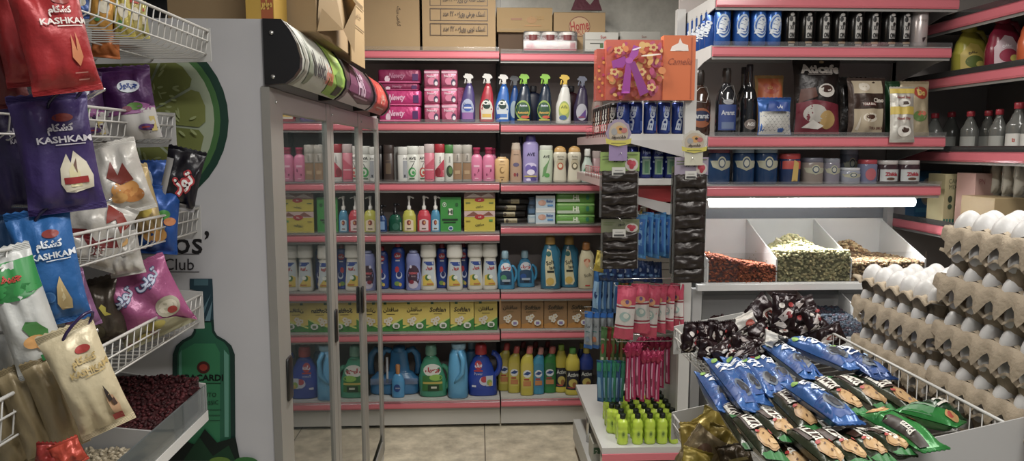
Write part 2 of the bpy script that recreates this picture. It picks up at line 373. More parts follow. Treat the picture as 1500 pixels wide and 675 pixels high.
hp=[('p',[(-.98,0),(-.9,.5),(-.98,1),(-.88,1),(-.8,.5),(-.86,0)],'#8d8d80'),('p',[(-.72,.1),(-.76,.35),(-.7,.6),(-.74,.9),(-.66,.6),(-.6,.95),(-.62,.55),(-.56,.3),(-.62,.1)],'#77806a'),
 ('p',[(.1,1),(.3,.55),(.12,.35),(.2,.05),(.9,0),(.98,.5),(.96,1)],'#7fa52e'),('p',[(.35,.95),(.5,.7),(.9,.75),(.92,.95)],'#a9c24a'),('p',[(.4,.5),(.6,.25),(.85,.4),(.7,.6)],'#5c8023'),
 ('e',-.5,.5,.04,.2,'#3a3c3a'),('t','cold',-.27,.48,.34,'#26242a',{'b':.03,'w':.36}),('t','drink',.13,.42,.34,'#b85a3d',{'b':.03,'w':.36}),('r',.55,.08,.85,.3,'#2b2d25')]
hpanel(Y0+.012,2.31,M('#b4b6ab',.45),hp,'header_panel')
hpanel(2.352,2.94,M('#3d2230',.4),[('p',[(-.98,0),(-.98,.3),(.1,.1),(.98,.2),(.98,0)],'#b7aeb0'),('p',[(-.9,.35),(-.5,.9),(.2,.95),(.8,.6),(.5,.3),(-.3,.2)],'#5d2347'),('t','HiS',0,.55,.5,'#a58a9c',{'b':.03,'w':.7}),('r',-.5,.25,.5,.29,'#a88ca0')],'header_panel')
hpanel(2.982,3.40,M('#a82a25',.4),[('p',[(-.9,.2),(-.4,.8),(.8,.9),(.6,.5),(0,.1)],'#c8402f'),('t','نوش',.1,.55,.4,'#d0a090',{'b':.02,'w':.8}),('r',-.5,.2,.5,.24,'#d9a898')],'header_panel')
FG=glass('fridge_glass',(.80,.88,.87),1.75,.014,.05,(.7,.85,.85))  # pale teal haze of the reflections is mixed into the panes as diffuse colour
dz=[(1.745,2.44),(2.445,3.06),(3.065,3.61)]
for k,(a,b) in enumerate(dz):
    xo=-.487; sw=.05; t=.02
    mb=MB(); zb,zt=.05,1.745
    mb.box(xo-t,a,zb,xo,a+(.11 if k==0 else .045),zt,ALU,b=.003); mb.box(xo-t,b-.055,zb,xo,b,zt,ALU,b=.003); mb.box(xo-t,a+.04,zt-.06,xo-.0015,b-.035,zt-.001,ALU,b=.003); mb.box(xo-t,a+.04,zb+.001,xo-.0015,b-.035,zb+.07,ALU,b=.003)
    d=mb.build('door',fr); d['label']='sliding glass door with grey aluminium frame'
    mb=MB(); mb.box(xo-.012,a+.04,zb+.06,xo-.008,b-.035,zt-.055,FG); mb.build('glass_pane',d)
    ya=a+(.03 if k==0 else .006); mb=MB(); mb.loft([(0,.004,.018 if k==0 else .014),(.004,.005,.022 if k==0 else .017),(.106,.005,.022 if k==0 else .017),(.11,.004,.018 if k==0 else .014)],M('#121213',.35),T=Matrix.Translation((xo+.002,at_x([421,492,532][k],500,xo).y,at_x([421,492,532][k],[588,500,456][k],xo).z)),N=16,n=5); mb.build('handle',d)
    MB().tube([(xo,ya+.02,1.71),(xo+.003,ya+.02,1.71)],.004,CHR,8).build('screw',d)
for z in (.45,.78,1.1,1.42):
    mb=MB()
    for k in range(14): x=-1.15+k*.045; mb.tube([(x,Y0+.06,z),(x,Y1-.06,z)],.0025,WIRE,4)
    for y in (Y0+.06,2.37,2.98,Y1-.06): mb.tube([(-1.17,y,z-.003),(-.55,y,z-.003)],.004,WIRE,4)
    mb.build('wire_shelf',fr)
area('fridge_interior_light',(-.62,2.7,1.73),.04,1.6,5,(.92,1,1)).parent=None
# advert printed on the side panel (pixel outline laid on the panel's plane)
def side(u,v,e=0): return at(u,-v,Y0-e-.0005)
def circ(cx,cy,r,a0=0,a1=360,n=36): return [(cx+r*math.cos(math.radians(a0+(a1-a0)*i/n)),-(cy+r*math.sin(math.radians(a0+(a1-a0)*i/n)))) for i in range(n+1)]
it=[('p',circ(203,177,132,0,350),'#123a2c'),('p',circ(199,177,124,0,350),'#3d6b34'),('p',circ(197,177,117,0,350),'#9aa58a')]
for k in range(10):
    a=k*36+6; cx,cy=195,178; p=[]
    for da,r in ((4,22),(1.2,97),(6,106),(18,108),(30,106),(34.8,97),(32,22),(18,12)):
        an=math.radians(a+da); p.append((cx+r*math.cos(an),-(cy+r*math.sin(an))))
    it.append(('p',p,'#757c38' if k%2 else '#6c7432'))
for k in range(26):
    an=R.uniform(-1.2,1.3); r=R.uniform(50,95); x,y=195+r*math.cos(an),178+r*math.sin(an); it.append(('e',x,-y,R.uniform(1,2),R.uniform(4,7),'#98a268',R.uniform(0,3)))
it2=[('t','tos’',272,-355,34,'#1c1a1c',{'b':.01}),('r',190,-372.5,292,-371.5,'#3a3a3c',1),('t','Club',262,-387,17,'#2c2a2e'),('r',190,-398.5,292,-397.5,'#3a3a3c',1),
 ('p',[(278,-408),(311,-408),(312,-425),(313,-472),(286,-472),(288,-426),(278,-423)],'#1f3b46'),('p',[(284,-409),(305,-409),(305,-418),(284,-418)],'#3f626c'),
 ('p',[(284,-468),(313,-468),(314,-484),(318,-491),(330,-498),(339,-506),(344,-519),(345,-650),(252,-650),(253,-519),(258,-506),(267,-498),(280,-491),(284,-484)],'#0d2f28'),
 ('p',[(288,-472),(309,-472),(311,-487),(317,-495),(328,-501),(334,-509),(337,-521),(338,-650),(259,-650),(260,-521),(263,-509),(270,-501),(282,-495),(287,-487)],'#1c5c42'),
 ('p',[(262,-516),(285,-503),(315,-503),(322,-516),(322,-650),(268,-650)],'#25734a'),('p',[(328,-512),(335,-520),(335,-640),(329,-640)],'#55907c'),('p',[(262,-520),(266,-512),(268,-640),(262,-640)],'#4a8570'),
 ('e',298,-538,9.5,9,'#43150f'),('e',298,-538,6,5,'#8c2a1a'),('t','BACARDI',299,-553,9.5,'#030806',{'b':.03,'w':56,'fit':1}),('r',275,-561.5,324,-560.7,'#0a1a14',1),
 ('t','MOJITO',302,-579,8,'#08110d',{'w':44}),('t','CLASSIC',305,-590,6,'#0b2018',{'w':30,'rot':4}),('r',294,-600.5,324,-599.7,'#0a1a14',1),('r',292,-608.5,322,-607.7,'#0a1a14',1),('r',298,-616,322,-615.3,'#0a1a14',1),
 ('p',[(300,-470),(311,-440),(308,-470)],'#5c7d88'),('p',[(292,-462),(309,-430),(296,-468)],'#4b6d78'),
 ('p',[(240,-675),(262,-640),(285,-652),(300,-628),(318,-648),(345,-640),(352,-675)],'#06170f'),('p',[(268,-675),(292,-640),(312,-668),(335,-652),(345,-675)],'#0e3a20'),('e',322,-676,16,7,'#5a7a20'),('e',360,-677,18,8,'#2c6a2c')]
p=lab(fr,side,it,2,1,'printed_lime'); p['label']='printed cut lime slice'
p=lab(fr,side,it2,2,1,'printed_bottle'); p['label']='printed green rum bottle advert'
# dim stock inside the fridge
fi=0
for z,hh,cols in ((.452,.24,('#6a7f3a','#3a3a3a','#7a2a24')),(.782,.22,('#8a8f86','#556b3a','#33508a')),(1.102,.19,('#d0d4cc','#a8b45a','#cfd2ce')),(1.422,.16,('#d6dcd8','#cfe0dc','#e0e2dc'))):
    for k in range(12):
        y=Y0+.14+k*.145; wd=.08
        r=thing('drink_carton' if z>1 else 'drink_bottle',f'{ORD[k]} drink from the near end on the fridge\'s {"lowest" if z<.5 else "second" if z<.9 else "third" if z<1.2 else "top"} wire shelf','carton' if z>1 else 'bottle',(-.64,y,z+.001),PI/2,'drinks inside the fridge')
        c=cols[k%3]
        if z>1: box(r,wd,hh,wd,M(c,.5),[('r',-.9,.3,.9,.6,'#7b9a58' if k%2 else '#c9c6bd'),('r',-.6,.72,.6,.8,'#3b5a7a')])
        else: bottle(r,'round',.065,hh,M(c,.25),M('#c33'+'b2c',.4),[('r',-.8,.3,.8,.55,'#c8c4ba')],N=14)
# ================= left snack rack =================
rk=thing('snack_rack','dark backed metal snack rack along the shop\'s chips side','shelving',(0,0,0))
mb=MB(); mb.box(-1.10,-.2,0,-1.08,1.66,2.6,M('#2a2725',.7)); mb.build('back_panel',rk)
for y in (.1,1.0): mb=MB().box(-1.08,y-.02,0,-1.04,y+.02,2.6,M('#b5b3ae',.4)); mb.build('upright',rk)
mb=MB().box(-1.08,-.2,0,-.7,1.64,.25,GRY); mb.build('base',rk)
def basket(label,Xf,Xb,Ya,Yb,zf,zb,hf,hb,group,near=False,backfence=0,step=.026):
    b=thing('wire_basket',label,'basket',(Xf,Ya,zf),0,group); s=1 if Xb>Xf else -1; D=Xb-Xf; dz=zb-zf; L=Yb-Ya; o=.012*s
    g=MB(); n=int(L/step)
    for i in range(n+1):
        y=L*i/n
        p=[(0,y,hf),(o*.6,y,.012),(o*2,y,.0)]+[(D,y,dz)]
        if backfence: p+=[(D,y,dz+backfence)]
        g.tube(p,.0013,WIRE,5)
    for q in (.25,.5,.75,1): g.tube([(D*q,0,dz*q-.003),(D*q,L,dz*q-.003)],.0018,WIRE,5)
    g.tube([(-.001,0,hf*.62),(-.001,L,hf*.62)],.0018,WIRE,5); g.tube([(o*.5,0,.008),(o*.5,L,.008)],.0018,WIRE,5)
    g.build('wire_grid',b)
    r=MB(); r.tube([(0,0,hf),(0,L,hf)],.0028,WIRE,6)
    if backfence: r.tube([(D,0,dz+backfence),(D,L,dz+backfence)],.0028,WIRE,6)
    r.build('rim',b)
    if near:
        E=D+(.075 if near is True else -.004); sl=(dz+hb-hf)/D; MB().prism([(-.004,-.03),(-.004,hf-.022),(E,hf-.022+sl*E),(E,dz-.05)],-.0025,0,M('#aaa8a5',.45)).build('end_panel',b)
    for y in [L]:
        MB().prism([(-.004*s,-.008),(-.004*s,hf+.006),(D*.25,hf+.006+(dz+hb-hf)*.25),(D,dz+hb),(D,dz-.02)],y,y+.0025,M('#b3b2ae',.45)).build('end_panel',b)
    return b
G1='wire baskets of the snack rack'
basket('topmost wire basket of the snack rack, holding small candy packets',-.577,-1.05,.55,1.62,1.793,1.793,.057,.10,G1)
basket('narrow wire basket just under the red chips bags and above the white snack bags',-.660,-1.05,.55,1.62,1.612,1.612,.058,.08,G1)
basket('wire basket holding the white and blue snack bags',-.616,-1.05,.55,1.62,1.409,1.409,.06,.085,G1)
basket('lowest wire basket holding the pink puffed snack bags',-.62,-1.05,.55,1.62,1.206,1.206,.07,.10,G1)
# bean tray
bt=thing('bean_tray','white tray with clear front panel under the lowest snack basket, filled with dark red beans','tray',(0,0,0))
mb=MB(); mb.box(-1.05,.6,.985,-.62,1.62,1.0,M('#bdbcb8',.4)); mb.box(-.628,.6,.985,-.616,1.62,1.008,M('#c9c8c4',.4)); mb.prism([(-1.05,1.0),(-1.05,1.14),(-.62,1.07),(-.62,1.0)],1.618,1.624,M('#b9b8b4',.4)); mb.build('tray',bt)
mb=MB(); mb.prism([(-1.05,1.0),(-1.05,1.10),(-.622,1.05),(-.622,1.0)],1.388,1.393,M('#9b9a98',.4)); mb.build('divider',bt)
mb=MB(); mb.box(-.621,.6,1.0,-.617,1.62,1.068,glass('tray_glass',(.8,.8,.8),1.3,.03,.12)); mb.build('front_panel',bt)
def beans(name,label,x0,x1,y0,y1,zf,cols,size,n,asp=(1,.6,.55),seed=1,cat='beans',fill='#3a1518',zfill=0):
    rr=random.Random(seed); mb=MB(); nx,ny=14,14
    vs=[(x0+(x1-x0)*i/nx,y0+(y1-y0)*j/ny,zf(i/nx,j/ny)) for j in range(ny+1) for i in range(nx+1)]
    mb.add(vs,[(j*(nx+1)+i,j*(nx+1)+i+1,(j+1)*(nx+1)+i+1,(j+1)*(nx+1)+i) for j in range(ny) for i in range(nx)],fill,True)
    # skirt down to the tray
    e=[(i,0) for i in range(nx+1)]+[(nx,j) for j in range(ny+1)]+[(i,ny) for i in range(nx,-1,-1)]+[(0,j) for j in range(ny,-1,-1)]
    vs=[];
    for i,j in e: p=(x0+(x1-x0)*i/nx,y0+(y1-y0)*j/ny); vs+= [p+(zf(i/nx,j/ny),),p+(zfill,)]
    mb.add(vs,[(2*k,2*k+1,2*k+3,2*k+2) for k in range(len(e)-1)],fill)
    ico=bmesh.new(); bmesh.ops.create_icosphere(ico,subdivisions=1,radius=1); iv=[v.co.copy() for v in ico.verts]; iff=[[v.index for v in f.verts] for f in ico.faces]; ico.free()
    ms=[M(c,.6,0,.15,vs=40,spec=.25) for c in cols]
    for k in range(n):
        i,j=rr.random(),rr.random(); 
        if k<n*.22: j=0; front=True
        else: front=False
        if n*.22<=k<n*.30: i=round(i); front=True
        z=zf(i,j)+size*rr.uniform(-.1,.5)
        if front: z=zfill+(zf(i,j)-zfill)*rr.random()
        Rm=Matrix.Rotation(rr.uniform(0,6.3),4,'Z')@Matrix.Rotation(rr.uniform(-.7,.7),4,'X')@Matrix.Rotation(rr.uniform(-.7,.7),4,'Y')
        T=Matrix.Translation((x0+(x1-x0)*i,y0+(y1-y0)*j+(-size*.2 if front and j==0 else 0),z))@Rm; s=size*rr.uniform(.8,1.15)
        mb.add([(v.x*s*asp[0],v.y*s*asp[1],v.z*s*asp[2]) for v in iv],iff,rr.choice(ms),True,T)
    o=mb.build(name,fix=False); tag(o,label,cat,kind='stuff'); return o
beans('red_beans','loose dark red beans filling the tray beneath the snack baskets',-1.04,-.63,1.40,1.61,lambda u,v:1.045+.03*v+.012*math.sin(u*5+v*3)+.05*(1-u),('#3f1418','#4d1a1e','#2e0d10'),.0062,2600,zfill=1.002)
beans('pale_beans','loose pale beige beans in the tray section nearest the viewer',-1.04,-.63,1.0,1.38,lambda u,v:1.025+.004*math.sin(u*6),('#a79a80','#978a70','#b3a78e'),.0062,2400,fill='#8a7e66',zfill=1.002)
# high shelf over the fridge
hs=thing('high_wall_shelf','long high shelf with a pale pink edge running above the fridge','shelf',(0,0,0))
mb=MB(); mb.box(-1.45,.4,2.07,-.80,4.4,2.10,M('#4d545a',.5)); mb.build('board',hs)
mb=MB(); mb.box(-.80,.4,2.055,-.785,4.4,2.125,M('#a58f8a',.4)); mb.build('edge',hs)
# ================= snack bags =================
def place(name,label,cat,px,py,Y,wpx,hpx,yaw=0,roll=0,pitch=0,group=None):
    """thing centred on a photo point at distance Y; returns root,w,h in metres"""
    w=(at(px+wpx/2,py,Y).x-at(px-wpx/2,py,Y).x)/max(.4,math.cos(math.radians(yaw)))*(.88 if px<320 else 1); h=(at(px,py-hpx/2,Y)-at(px,py+hpx/2,Y)).z*(.96 if px<320 else 1)
    Rm=Matrix.Rotation(math.radians(yaw),3,'Z')@Matrix.Rotation(math.radians(roll),3,'Y')@Matrix.Rotation(math.radians(pitch),3,'X')
    return thing(name,label,cat,at(px,py,Y)-Rm@Vector((0,0,h/2)),Rm,group),w,h
def bagp(label,px,py,Y,wpx,hpx,yaw,roll,mat,items,seed,t=.05,crk=.004,group=None,name='snack_bag',pitch=0,cat='snack bag',**kw):
    r,w,h=place(name,label,cat,px,py,Y,wpx,hpx,yaw,roll,pitch,group)
    pillow(r,w,h,t,mat,items,seed,crk,**kw); return r,w,h
def strap(r,w,h,m=M('#1d1634',.3)):
    MB().tube([(w*.22+.022*math.cos(a),-.006-.008*math.sin(a),h*.965+.010*math.sin(a)+.012*math.cos(a)) for a in [PI*2*k/14 for k in range(14)]],.0022,m,6,closed=True).build('strap',r)
G2='cheese puff bags hanging on the snack rack'
def kash(tc,top=.72,foot=None,bulbs=None,fan='#e8e2cc'):
    L=[('e',.3,.8,.28,.035,'#8a2f28' if tc!='#b49a5a' else '#a32a22'),('t','کشکام',.2,.705,.095,tc,{'b':.05,'w':1.4}),('t','KASHKAM',.26,.62,.055,tc,{'b':.03,'w':1.45,'fit':1}),('r',.0,.572,.8,.58,tc,1)]
    return L
cloves=[('p',[(-.05,.25),(.0,.38),(.22,.5),(.3,.42),(.42,.52),(.72,.42),(.85,.3),(.8,.2),(.3,.17),(.05,.18)],'#cfc6ae'),('p',[(.2,.22),(.22,.36),(.35,.42),(.5,.34),(.5,.22)],'#c9bf8f'),('p',[(.36,.4),(.46,.46),(.44,.33)],'#6a4a3a'),('r',.05,.245,.7,.30,'#9a1f22')]
onion=[('p',[(.05,.2),(.15,.35),(.3,.44),(.42,.33),(.55,.22),(.5,.14),(.15,.13)],'#b9a06a'),('p',[(.2,.2),(.3,.36),(.36,.24)],'#d6c495'),('e',-.15,.27,.2,.05,'#3a74ac'),('e',-.15,.27,.16,.04,'#1d5a96')]
milk=[('p',[(.35,.3),(.42,.42),(.5,.36),(.62,.34),(.72,.22),(.65,.12),(.42,.12),(.38,.2)],'#c59a72'),('p',[(.38,.36),(.42,.46),(.52,.38),(.56,.3),(.42,.3)],'#2c2320'),('p',[(.5,.3),(.62,.32),(.66,.24),(.52,.24)],'#4a352c'),('r',.3,.08,.68,.15,'#a8201f')]
# red
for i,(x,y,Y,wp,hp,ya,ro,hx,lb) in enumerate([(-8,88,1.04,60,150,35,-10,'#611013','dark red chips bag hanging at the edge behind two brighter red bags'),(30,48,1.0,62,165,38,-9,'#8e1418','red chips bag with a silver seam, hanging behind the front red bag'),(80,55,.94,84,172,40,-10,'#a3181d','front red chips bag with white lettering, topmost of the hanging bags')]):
    its=kash('#d9cfc8')+[('p',[(.2,.3),(.3,.5),(.38,.35),(.45,.52),(.55,.3),(.4,.22)],'#c87a4a'),('r',.2,.16,.6,.17,'#c9847a'),('r',.3,.1,.62,.11,'#c9847a')] if i==2 else [('r',.25,.62,.6,.93,'#a89a98')]
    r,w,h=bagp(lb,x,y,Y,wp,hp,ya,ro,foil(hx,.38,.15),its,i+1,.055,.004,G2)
# purple
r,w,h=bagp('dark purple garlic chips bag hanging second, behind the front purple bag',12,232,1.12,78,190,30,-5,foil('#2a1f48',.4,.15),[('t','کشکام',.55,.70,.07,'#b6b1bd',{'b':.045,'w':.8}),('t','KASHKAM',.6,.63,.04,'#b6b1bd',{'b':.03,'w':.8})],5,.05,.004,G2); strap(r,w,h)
r,w,h=bagp('front purple chips bag with white lettering and garlic picture, held by a dark strap',85,226,1.02,104,180,28,-6,foil('#3d2d66',.36,.15),kash('#d6d2da')+cloves,6,.05,.004,G2); strap(r,w,h)
# blue
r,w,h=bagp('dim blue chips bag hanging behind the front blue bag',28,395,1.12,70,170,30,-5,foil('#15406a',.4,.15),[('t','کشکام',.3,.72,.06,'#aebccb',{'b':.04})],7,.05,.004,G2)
r,w,h=bagp('front blue chips bag with white lettering and onion picture',72,392,1.02,84,176,28,-7,foil('#1a5fa0',.36,.15),kash('#d8dde2')+onion,8,.05,.004,G2); strap(r,w,h)
# green & white
jal=[('r',-1,.66,1,.9,'#1f8a3a'),('e',-.1,.68,1.0,.06,'#1c7a34'),('t','چی‌پف'.replace('\u200c',''),-.05,.78,.07,'#c23028',{'b':.05,'w':1.3}),('p',[(-.2,.42),(.0,.46),(.4,.44),(.7,.36),(.6,.28),(.1,.3)],'#3c7a35'),('e',.1,.3,.45,.05,'#d39a52'),('e',.4,.26,.3,.045,'#c98b45'),('r',.1,.14,.85,.19,'#1d7a3c'),('t','Chips',.45,.225,.018,'#2c5a3a')]
bagp('lower white and green bag tucked behind the pepper chips bag',6,525,1.08,70,150,30,-12,foil('#a9aaa6',.4,.1),[('r',.1,.14,.85,.2,'#1d7a3c'),('e',.1,.3,.4,.05,'#b2663c')],9,.045,.004,G2)
bagp('white chips bag with green top and green chilli pepper picture',36,458,.98,72,204,28,-13,foil('#c4c5c0',.4,.1),jal,10,.05,.004,G2)
# khaki backs and cream bag
for i,(x,y,lb) in enumerate([(8,618,'khaki bag end farthest from the cream bag in the hanging row'),(44,604,'second khaki bag of the row behind the cream bag'),(82,592,'khaki bag right behind the cream bag with brown print')]):
    bagp(lb,x,y,1.0-.01*i,44,150,40,-14,foil('#8b7a55',.4,.15),[],11+i,.05,.003,G2)
r,w,h=bagp('front cream chips bag with gold lettering and a spotted cow patch picture',128,556,.95,74,172,32,-17,foil('#c6b791',.36,.12),kash('#b49a5a')+milk,15,.05,.004,G2); strap(r,w,h,M('#2a1a4a',.3))
for i,(x,y,c) in enumerate([(75,668,'#8c2018'),(100,664,'#b23a20')]):
    bagp(['dark red small packet under the khaki bags','orange red small packet under the cream bag'][i],x,y,.92,46,40,20,10-30*i,foil(c),[],20+i,.02,.003,None,name='snack_packet',cat='packet')
# hook strips that carry the hanging bags
for i,(x,y,Y,hh) in enumerate([(0,-20,1.0,'red'),(18,142,1.06,'purple'),(20,306,1.06,'blue'),(60,500,1.0,'cream')]):
    p=at(x,y,Y); hk=thing('hanging_hook',f'chrome hook carrying the {hh} chips bags','hook',(-.66,p.y+.02,p.z),0,'hooks for the hanging chips bags')
    MB().tube([(-.40,.04,.0),(0,.03,0),(.10,.0,0),(.13,-.01,.012)],.003,CHR,6).build('rod',hk)
# candy packets in the topmost basket
for i,(x,y,wp,hp,ro,c,lb) in enumerate([(150,12,34,70,8,'#c98f28','amber'),(178,18,30,80,-6,'#b5a43a','mustard'),(196,22,26,74,4,'#a89a52','olive yellow'),(118,4,26,50,-8,'#3a5a9a','blue and red'),(92,6,30,46,6,'#8a2a30','maroon'),(208,30,18,56,-3,'#b8b060','pale yellow')]):
    bagp(f'{lb} candy packet in the topmost wire basket',x,y,1.38+.03*i,wp,hp,22,ro,foil(c),[('e',.2,.5,.5,.14,'#c9c0a8'),('e',-.3,.25,.3,.08,'#4a8a4a'),('r',-.6,.72,.6,.8,'#b8402c')],30+i,.03,.003,'candy packets in the topmost basket',name='candy_packet',cat='candy packet')
bagp('orange packet poking down through the topmost wire basket',155,58,1.42,42,56,20,4,foil('#b8641c'),[],37,.03,.003,None,name='candy_packet',cat='candy packet')
# purple and white bags in the narrow basket
pw=[('r',-1,0,1,.42,'#b3b0ac'),('p',[(-1,.38),(-.2,.42),(.3,.52),(1,.44),(1,.36),(-1,.34)],'#8a4a82'),('e',.15,.72,.42,.085,'#c9ced6'),('t','چی‌توز'.replace('\u200c',''),.15,.72,.1,'#1f3f8c',{'b':.05,'w':.8}),('e',.25,.45,.3,.05,'#4f7a2a'),('e',-.05,.42,.18,.04,'#6e1f3c'),('e',.5,.16,.28,.045,'#5d3a78'),('r',.35,.15,.65,.17,'#a83a3a'),('r',.7,.1,.9,.3,'#b9a55a')]
bagp('purple and white snack bag between the red bag and its purple neighbour',112,158,1.36,82,106,24,-4,foil('#3a1a48'),pw,40,.06,.005,'purple and white bags in the narrow basket')
bagp('purple and white snack bag standing nearest the lime advert',188,152,1.44,80,112,22,-7,foil('#43194f'),pw,41,.06,.005,'purple and white bags in the narrow basket')
# third basket
wht=foil('#c2beb6',.34,.2); swirl=[('p',[(-.9,.45),(-.2,.55),(.2,.42),(.7,.55),(.9,.4),(.5,.36),(.1,.3),(-.2,.42),(-.5,.36)],'#6e1a1c'),('t','توز',.35,.28,.16,'#7a1c20',{'b':.09,'w':1.1}),('t','توز',.35,.28,.15,'#cfcac2',{'b':.03,'w':1.0}),('p',[(.1,.95),(.3,.7),(.5,.8),(.8,.62),(.95,.75),(.6,.9)],'#8a2c20')]
chp=[('e',.2,.35,.5,.12,'#c98a38'),('e',.4,.25,.4,.1,'#b9762c'),('e',-.1,.25,.3,.07,'#d39c4a'),('p',[(-.3,.55),(.0,.75),(.1,.55),(.4,.7),(.6,.45),(.1,.42)],'#7a2a1e')]
G3='snack bags in the wire basket under the narrow one'
bagp('silver back white snack bag standing behind the striped one',140,268,1.50,80,84,20,6,foil('#9d9a92',.3,.35),[],44,.05,.006,G3)
bagp('crumpled white snack bag with golden chips picture on top of the basket pile',172,262,1.36,84,112,22,-14,wht,chp,45,.06,.007,G3)
bagp('white snack bag with maroon splash, lying across the basket front',138,340,1.33,100,104,20,22,wht,swirl,46,.06,.007,G3)
bagp('small white crumpled bag end behind the wires beside the maroon splash bag',182,372,1.36,52,66,18,-8,wht,[('e',0,.8,.5,.1,'#b98a3c')],47,.05,.006,G3)
bagp('red and yellow snack bag wedged between the white and blue bags',208,292,1.44,44,104,18,-12,foil('#b9a06a'),[('t','توز',0,.72,.16,'#b02424',{'b':.08,'w':1.5,'rot':50}),('e',0,.35,.6,.1,'#c9b23a'),('e',.2,.5,.5,.08,'#2f2a28')],48,.05,.005,G3)
bagp('blue snack bag with golden chips standing by the basket end',232,322,1.47,62,104,20,6,foil('#1c4f9a'),[('e',-.1,.3,.6,.12,'#c08a38'),('e',.3,.6,.3,.07,'#3f8a3a'),('e',.6,.5,.3,.06,'#b87038')],49,.05,.005,G3)
bagp('blue and silver bag standing behind the golden chips bag',222,262,1.55,50,56,14,0,foil('#2a55a0'),[('e',-.3,.5,.5,.3,'#a9adb4')],50,.04,.005,G3)
bagp('black and silver snack bag with red and white lettering leaning at the basket end',266,262,1.50,58,94,18,14,foil('#15141c',.3,.1),[('r',-1.02,.0,-.6,.8,'#a09e9c'),('p',[(-1,.0),(-1,.14),(1,.1),(1,0)],'#8e8c8c'),('t','توز',.2,.45,.34,'#a81f2a',{'b':.12,'w':1.3,'rot':38}),('t','توز',.2,.45,.28,'#d8d4d0',{'b':.03,'w':1.1,'rot':38}),('r',-.95,.12,-.3,.15,'#5a1a1c')],51,.055,.006,G3)
# lowest basket
pk=[('p',[(-1,.0),(-1,.25),(0,.3),(.6,.18),(1,.0)],'#8f8a6a'),('t','توپی توپی',-.05,.72,.2,'#49567c',{'b':.09,'w':1.7,'rot':14}),('t','توپی توپی',-.05,.72,.18,'#b9c2d6',{'b':.03,'w':1.6,'rot':14}),('e',.55,.36,.34,.14,'#9a947e'),('e',.55,.36,.26,.09,'#b8b09a'),('e',.62,.3,.14,.05,'#a8302a'),('e',.0,.2,.3,.06,'#a89a42'),('e',-.4,.1,.2,.05,'#b0a040')]
G4='puffed snack bags in the lowest basket'
bagp('large pink puffed snack bag with blue lettering in the lowest basket',212,442,1.42,112,116,22,-22,foil('#9c4a78',.3,.15),pk,55,.07,.006,G4)
bagp('see-through brown snack bag with a yellow star mark beside the pink bag',150,455,1.38,66,100,22,-12,foil('#4a4136',.25,.3),[('p',[(.0,.6),(.15,.64),(.3,.58),(.25,.52),(.45,.46),(.15,.46)],'#b8ab2c'),('e',-.4,.25,.35,.12,'#5c553f')],56,.06,.006,G4)
bagp('small pink and grey snack bag between the blue bag and the brown bag',110,440,1.25,50,90,24,-14,foil('#8a5a86',.3,.2),[('e',.1,.75,.6,.1,'#7f88a0')],57,.05,.006,G4)
# ================= cartons on top =================
def carton(label,x0,x1,yt,yb,Y,d,m,items=(),z=None,name='cardboard_box',cat='box',yaw=0,tape=True,group=None):
    a=at(x0,yb,Y); b=at(x1,yb,Y); w=b.x-a.x; zb=a.z if z is None else z; h=at(x0,yt,Y).z-zb
    r=thing(name,label,cat,((a.x+b.x)/2,Y+d/2,zb),math.radians(yaw),group)
    box(r,w,h,d,m,items,b=.002)
    if tape: MB().box(-w/2-.0006,-d/2-.0008,h-.0001,w/2+.0006,-d/2+.05,h+.0008,M('#a08a5c',.3)).build('tape',r)
    return r
CB=M('#a0845a',.75,bump=.15,bs=25); CB2=M('#9c8052',.75,bump=.15,bs=25); DKI='#4e3a26'
ZT=at(630,73,4.02).z
carton('tall plain carton standing between the torn carton and the table-printed carton',530,615,-50,71,4.12,.3,CB,[('t','گرانچی بزرگ',.28,.42,.055,DKI,{'b':.02,'rot':-90})],ZT)
tb=[]
for k,t in enumerate(('اسنک حلقه ای ویژه - ۲۴ عدد','اسنک چرخی ویژه - ۲۴ عدد','اسنک توپی ویژه - ۲۴ عدد')):
    v=.44-.125*k
    tb+=[('r',-.78,v-.052,.78,v-.046,DKI,1),('r',-.78,v+.046,.78,v+.052,DKI,1),('r',-.79,v-.052,-.77,v+.052,DKI,1),('r',.77,v-.052,.79,v+.052,DKI,1),('r',-.50,v-.052,-.485,v+.052,DKI,1),('t',t,.14,v,.06,DKI,{'b':.03,'w':1.15})]
carton('big carton printed with three framed lines of writing on the top shelf',619,726,-100,71,4.10,.32,CB,tb,ZT)
carton('dark brown carton under the yellowish one on the top shelf',730,806,46,73,4.16,.28,M('#5a4532',.8),[],ZT,tape=False)
carton('yellowish carton with a brown stamp, resting on the dark carton',728,809,11,47,4.14,.3,CB2,[('r',-.9,.08,.9,.14,'#8f7440'),('r',-.5,.5,-.1,.58,'#8a5a32',1),('e',.25,.5,.18,.14,'#9b7038'),('r',.0,.25,.6,.3,'#a5773a',1),('t','Fa 200',.45,.6,.16,'#a8823e')],at(728,47,4.14).z)
MB().box(-.1,0,0,.1,.2,.002,CB).build('flap',None) if 0 else None
r=carton('tan home cleaning carton with a red oval logo behind the shrink-wrapped jars',811,886,18,70,4.14,.28,CB,[('e',0,.66,.42,.25,'#7a4e36'),('e',0,.66,.39,.225,'#b3956b'),('t','Home',0,.68,.24,'#9c2b22',{'b':.02,'w':.72,'rot':8}),('t','PLUS',.12,.52,.1,'#9c2b22',{'rot':8})],ZT)
MB().prism([(-.06,0),(-.02,.10),(.05,.03),(.09,.08),(.12,0)],-.02,.0,foil('#5a1f30')).build('wrapper',r).location=(0.03,.02,.265)
